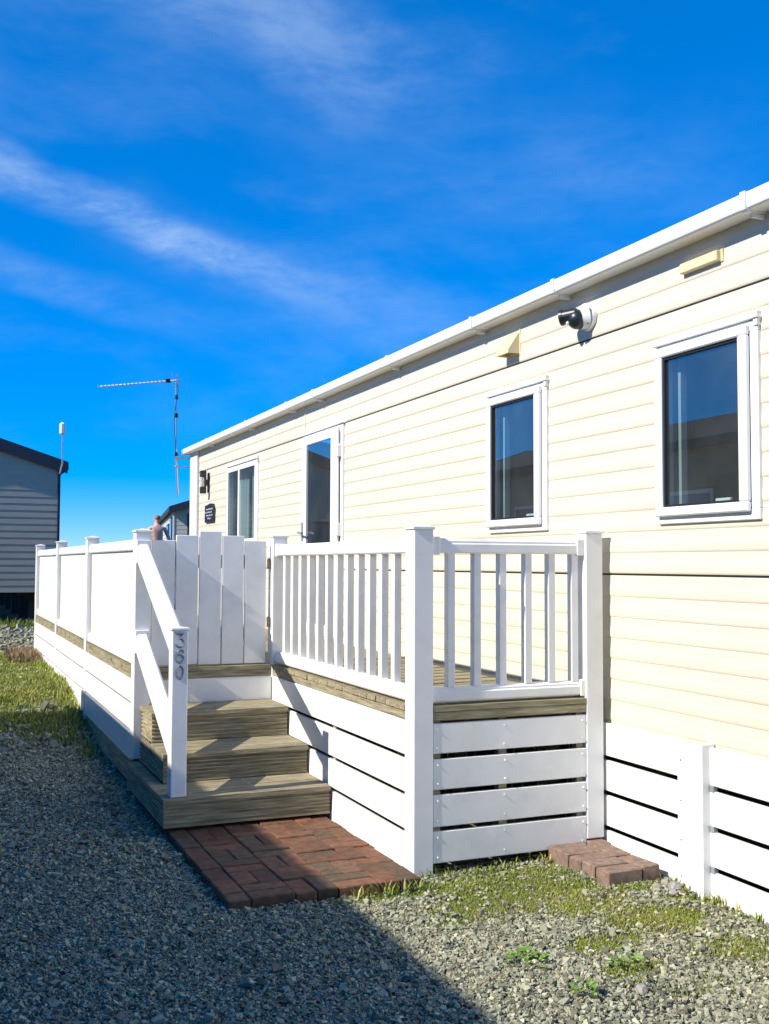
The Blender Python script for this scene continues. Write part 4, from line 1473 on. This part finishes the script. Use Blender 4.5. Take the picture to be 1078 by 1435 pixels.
def grass():
    xs_, ys_, hs_ = [], [], []
    for (x0, x1, y0, y1, dens, h) in ((.2, 3.26, 2.3, 4.75, 60000, .0105), (-.3, 1.25, 4.75, 8.3, 3500, .028), (-2.2, 1.28, 8.3, 15.4, 9000, .028), (-4, 8, 19.8, 21.0, 900, .13)):
        n = int((x1 - x0) * (y1 - y0) * dens)
        x, y = RNG.uniform(x0, x1, n), RNG.uniform(y0, y1, n)
        m = grass_mask(x, y) * (.25 + 1.5 * fbm(x, y, 9.0, 5)) + .25 * (fbm(x, y, 3.0, 9) - .5)
        keep = (m > .22 + .40 * RNG.random(n)) & ~blocked(x, y)
        x, y = x[keep], y[keep]
        xs_.append(x); ys_.append(y); hs_.append(h * RNG.uniform(.45, 1.5, len(x)) * (.6 + .9 * fbm(x, y, 5.0, 2)))
    # taller stalks along the foot of the deck, the skirting and the outer railing
    for (x0, x1, y0, y1, n, h) in ((2.16, 3.10, 4.56, 4.635, 170, .045), (1.75, 2.13, 4.42, 4.48, 110, .05), (3.17, 3.24, 3.1, 4.1, 150, .05), (1.05, 1.2, 9.3, 14.3, 1500, .08), (.85, 1.2, 13.1, 14.4, 1500, .12)):
        x, y = RNG.uniform(x0, x1, n), RNG.uniform(y0, y1, n)
        xs_.append(x); ys_.append(y); hs_.append(h * RNG.uniform(.4, 1.3, n))
    x, y, h = np.concatenate(xs_), np.concatenate(ys_), np.concatenate(hs_)
    n = len(x)
    a = RNG.uniform(0, 2 * np.pi, n)
    lean = RNG.uniform(.15, .9, n) * h
    w = np.clip(h * .10, .0014, .0055)
    dx, dy = np.cos(a), np.sin(a)
    px, py = -dy * w, dx * w
    z0 = gz_np(x, y) - .008
    P = np.zeros((n, 5, 3))
    P[:, 0] = np.stack([x - px, y - py, z0], -1)
    P[:, 1] = np.stack([x + px, y + py, z0], -1)
    P[:, 2] = np.stack([x + dx * lean * .35 + px * .8, y + dy * lean * .35 + py * .8, z0 + h * .62], -1)
    P[:, 3] = np.stack([x + dx * lean * .35 - px * .8, y + dy * lean * .35 - py * .8, z0 + h * .62], -1)
    P[:, 4] = np.stack([x + dx * lean, y + dy * lean, z0 + h], -1)
    F = np.array([(0, 1, 2), (0, 2, 3), (3, 2, 4)])
    faces = (F[None] + (np.arange(n) * 5)[:, None, None]).reshape(-1, 3)
    g1, g2, dry = np.array([.14, .205, .018]), np.array([.30, .32, .035]), np.array([.42, .34, .14])
    t = np.clip(fbm(x, y, 4.0, 21) * 1.6 - .3 + RNG.normal(0, .15, n), 0, 1)[:, None]
    c = g1 * (1 - t) + g2 * t
    dmask = (RNG.random(n) < .06 + .18 * (fbm(x, y, 2.0, 31) > .55)) | ((h > .06) & (y < 5) & (RNG.random(n) < .7))
    c[dmask] = dry * RNG.uniform(.7, 1.15, (dmask.sum(), 1))
    red = (x > .72) & (x < 1.22) & (y > 12.8) & (y < 14.5) & (h > .07) & (RNG.random(n) < .8)
    c[red] = np.array([.27, .16, .10]) * RNG.uniform(.7, 1.2, (red.sum(), 1))
    c *= RNG.uniform(.75, 1.25, (n, 1))
    o = mesh_np('grass', P.reshape(-1, 3), faces, np.repeat(c, 5, 0), 'leaf')
    stuff(tag(o, 'patchy short yellow green grass growing through the gravel', 'grass'))


gravel()
grass()


def weed(x, y, r, n, label):
    root = thing('weed_plant', label, 'weed', (x, y, gz(x, y)), 'small weeds in the gravel')
    rr = random.Random(int(x * 1000))
    for k in range(n):
        a = rr.uniform(0, 2 * math.pi)
        d_ = r * math.sqrt(rr.random())
        l = rr.uniform(.018, .034)
        w_ = l * rr.uniform(.32, .5)
        hgt = rr.uniform(.012, .05) * (1.2 - d_ / r * .6)
        c, s = math.cos(a), math.sin(a)
        bx, by = c * d_, s * d_
        m = MB()
        q = rr.uniform(-.6, .6)
        c2, s2 = math.cos(a + q), math.sin(a + q)
        pts = [(0, 0, 0), (.45 * l, -w_, .35 * l), (.45 * l, w_, .35 * l), (l, 0, .25 * l), (.45 * l, 0, .22 * l)]
        vs = [(bx + px * c2 - py * s2, by + px * s2 + py * c2, hgt + pz) for px, py, pz in pts]
        vs += [(bx * .4, by * .4, -.005), (bx * .4 + .002, by * .4, -.005)]
        m.add(vs, [(0, 1, 4), (1, 3, 4), (3, 2, 4), (2, 0, 4), (5, 6, 0)])
        me = m.mesh('leaf')
        col = [(.14, .26, .028), (.19, .32, .035), (.10, .20, .022)][k % 3]
        at = me.color_attributes.new('Col', 'FLOAT_COLOR', 'POINT')
        for dd in at.data: dd.color = (*col, 1)
        me.materials.append(MAT['leaf'])
        o = bpy.data.objects.new('leaf', me)
        COL.objects.link(o)
        o.parent = root


for i, (x, y, r) in enumerate([(3.165, 3.98, .040), (3.10, 4.02, .026), (3.19, 4.06, .030), (3.12, 3.93, .022), (2.32, 3.10, .030)]):
    rr = random.Random(90 + i)
    m = MB()
    m.v = [tuple(p) for p in (ICO_V * np.array([rr.uniform(.9, 1.4), rr.uniform(.8, 1.1), rr.uniform(.55, .8)]) * r)]
    m.v = [(a * rr.uniform(.85, 1.15), b * rr.uniform(.85, 1.15), c * rr.uniform(.85, 1.15)) for a, b, c in m.v]
    m.f = [tuple(int(k) for k in f) for f in ICO_F]
    part_ = part('rubble_stone', m, 'rubble', None, loc=(x, y, gz(x, y) + r * .35), rot=(0, 0, rr.uniform(0, 6)))
    if i < 4:
        tag(part_, ('biggest rough grey rubble lump lying beside the small brick step', 'middling grey rubble lump lying against the front of the brick step', 'rounded grey rubble lump wedged between brick step and white skirting', 'smallest grey rubble chip lying off the corner of the brick step')[i], 'stone', 'rubble lumps by the brick step')
    else:
        tag(part_, 'large flat pale stone among the sunlit gravel', 'stone')


weed(2.07, 3.46, .075, 44, 'wide bright green leafy weed in open sunlit gravel')
weed(2.11, 3.14, .042, 26, 'small bright green leafy weed tuft surrounded by bare gravel')
weed(2.40, 3.30, .05, 26, 'sparse bright green weed beside short yellowish grass')
weed(1.83, 4.80, .03, 10, 'tiny green weed sprouting between the red bricks')
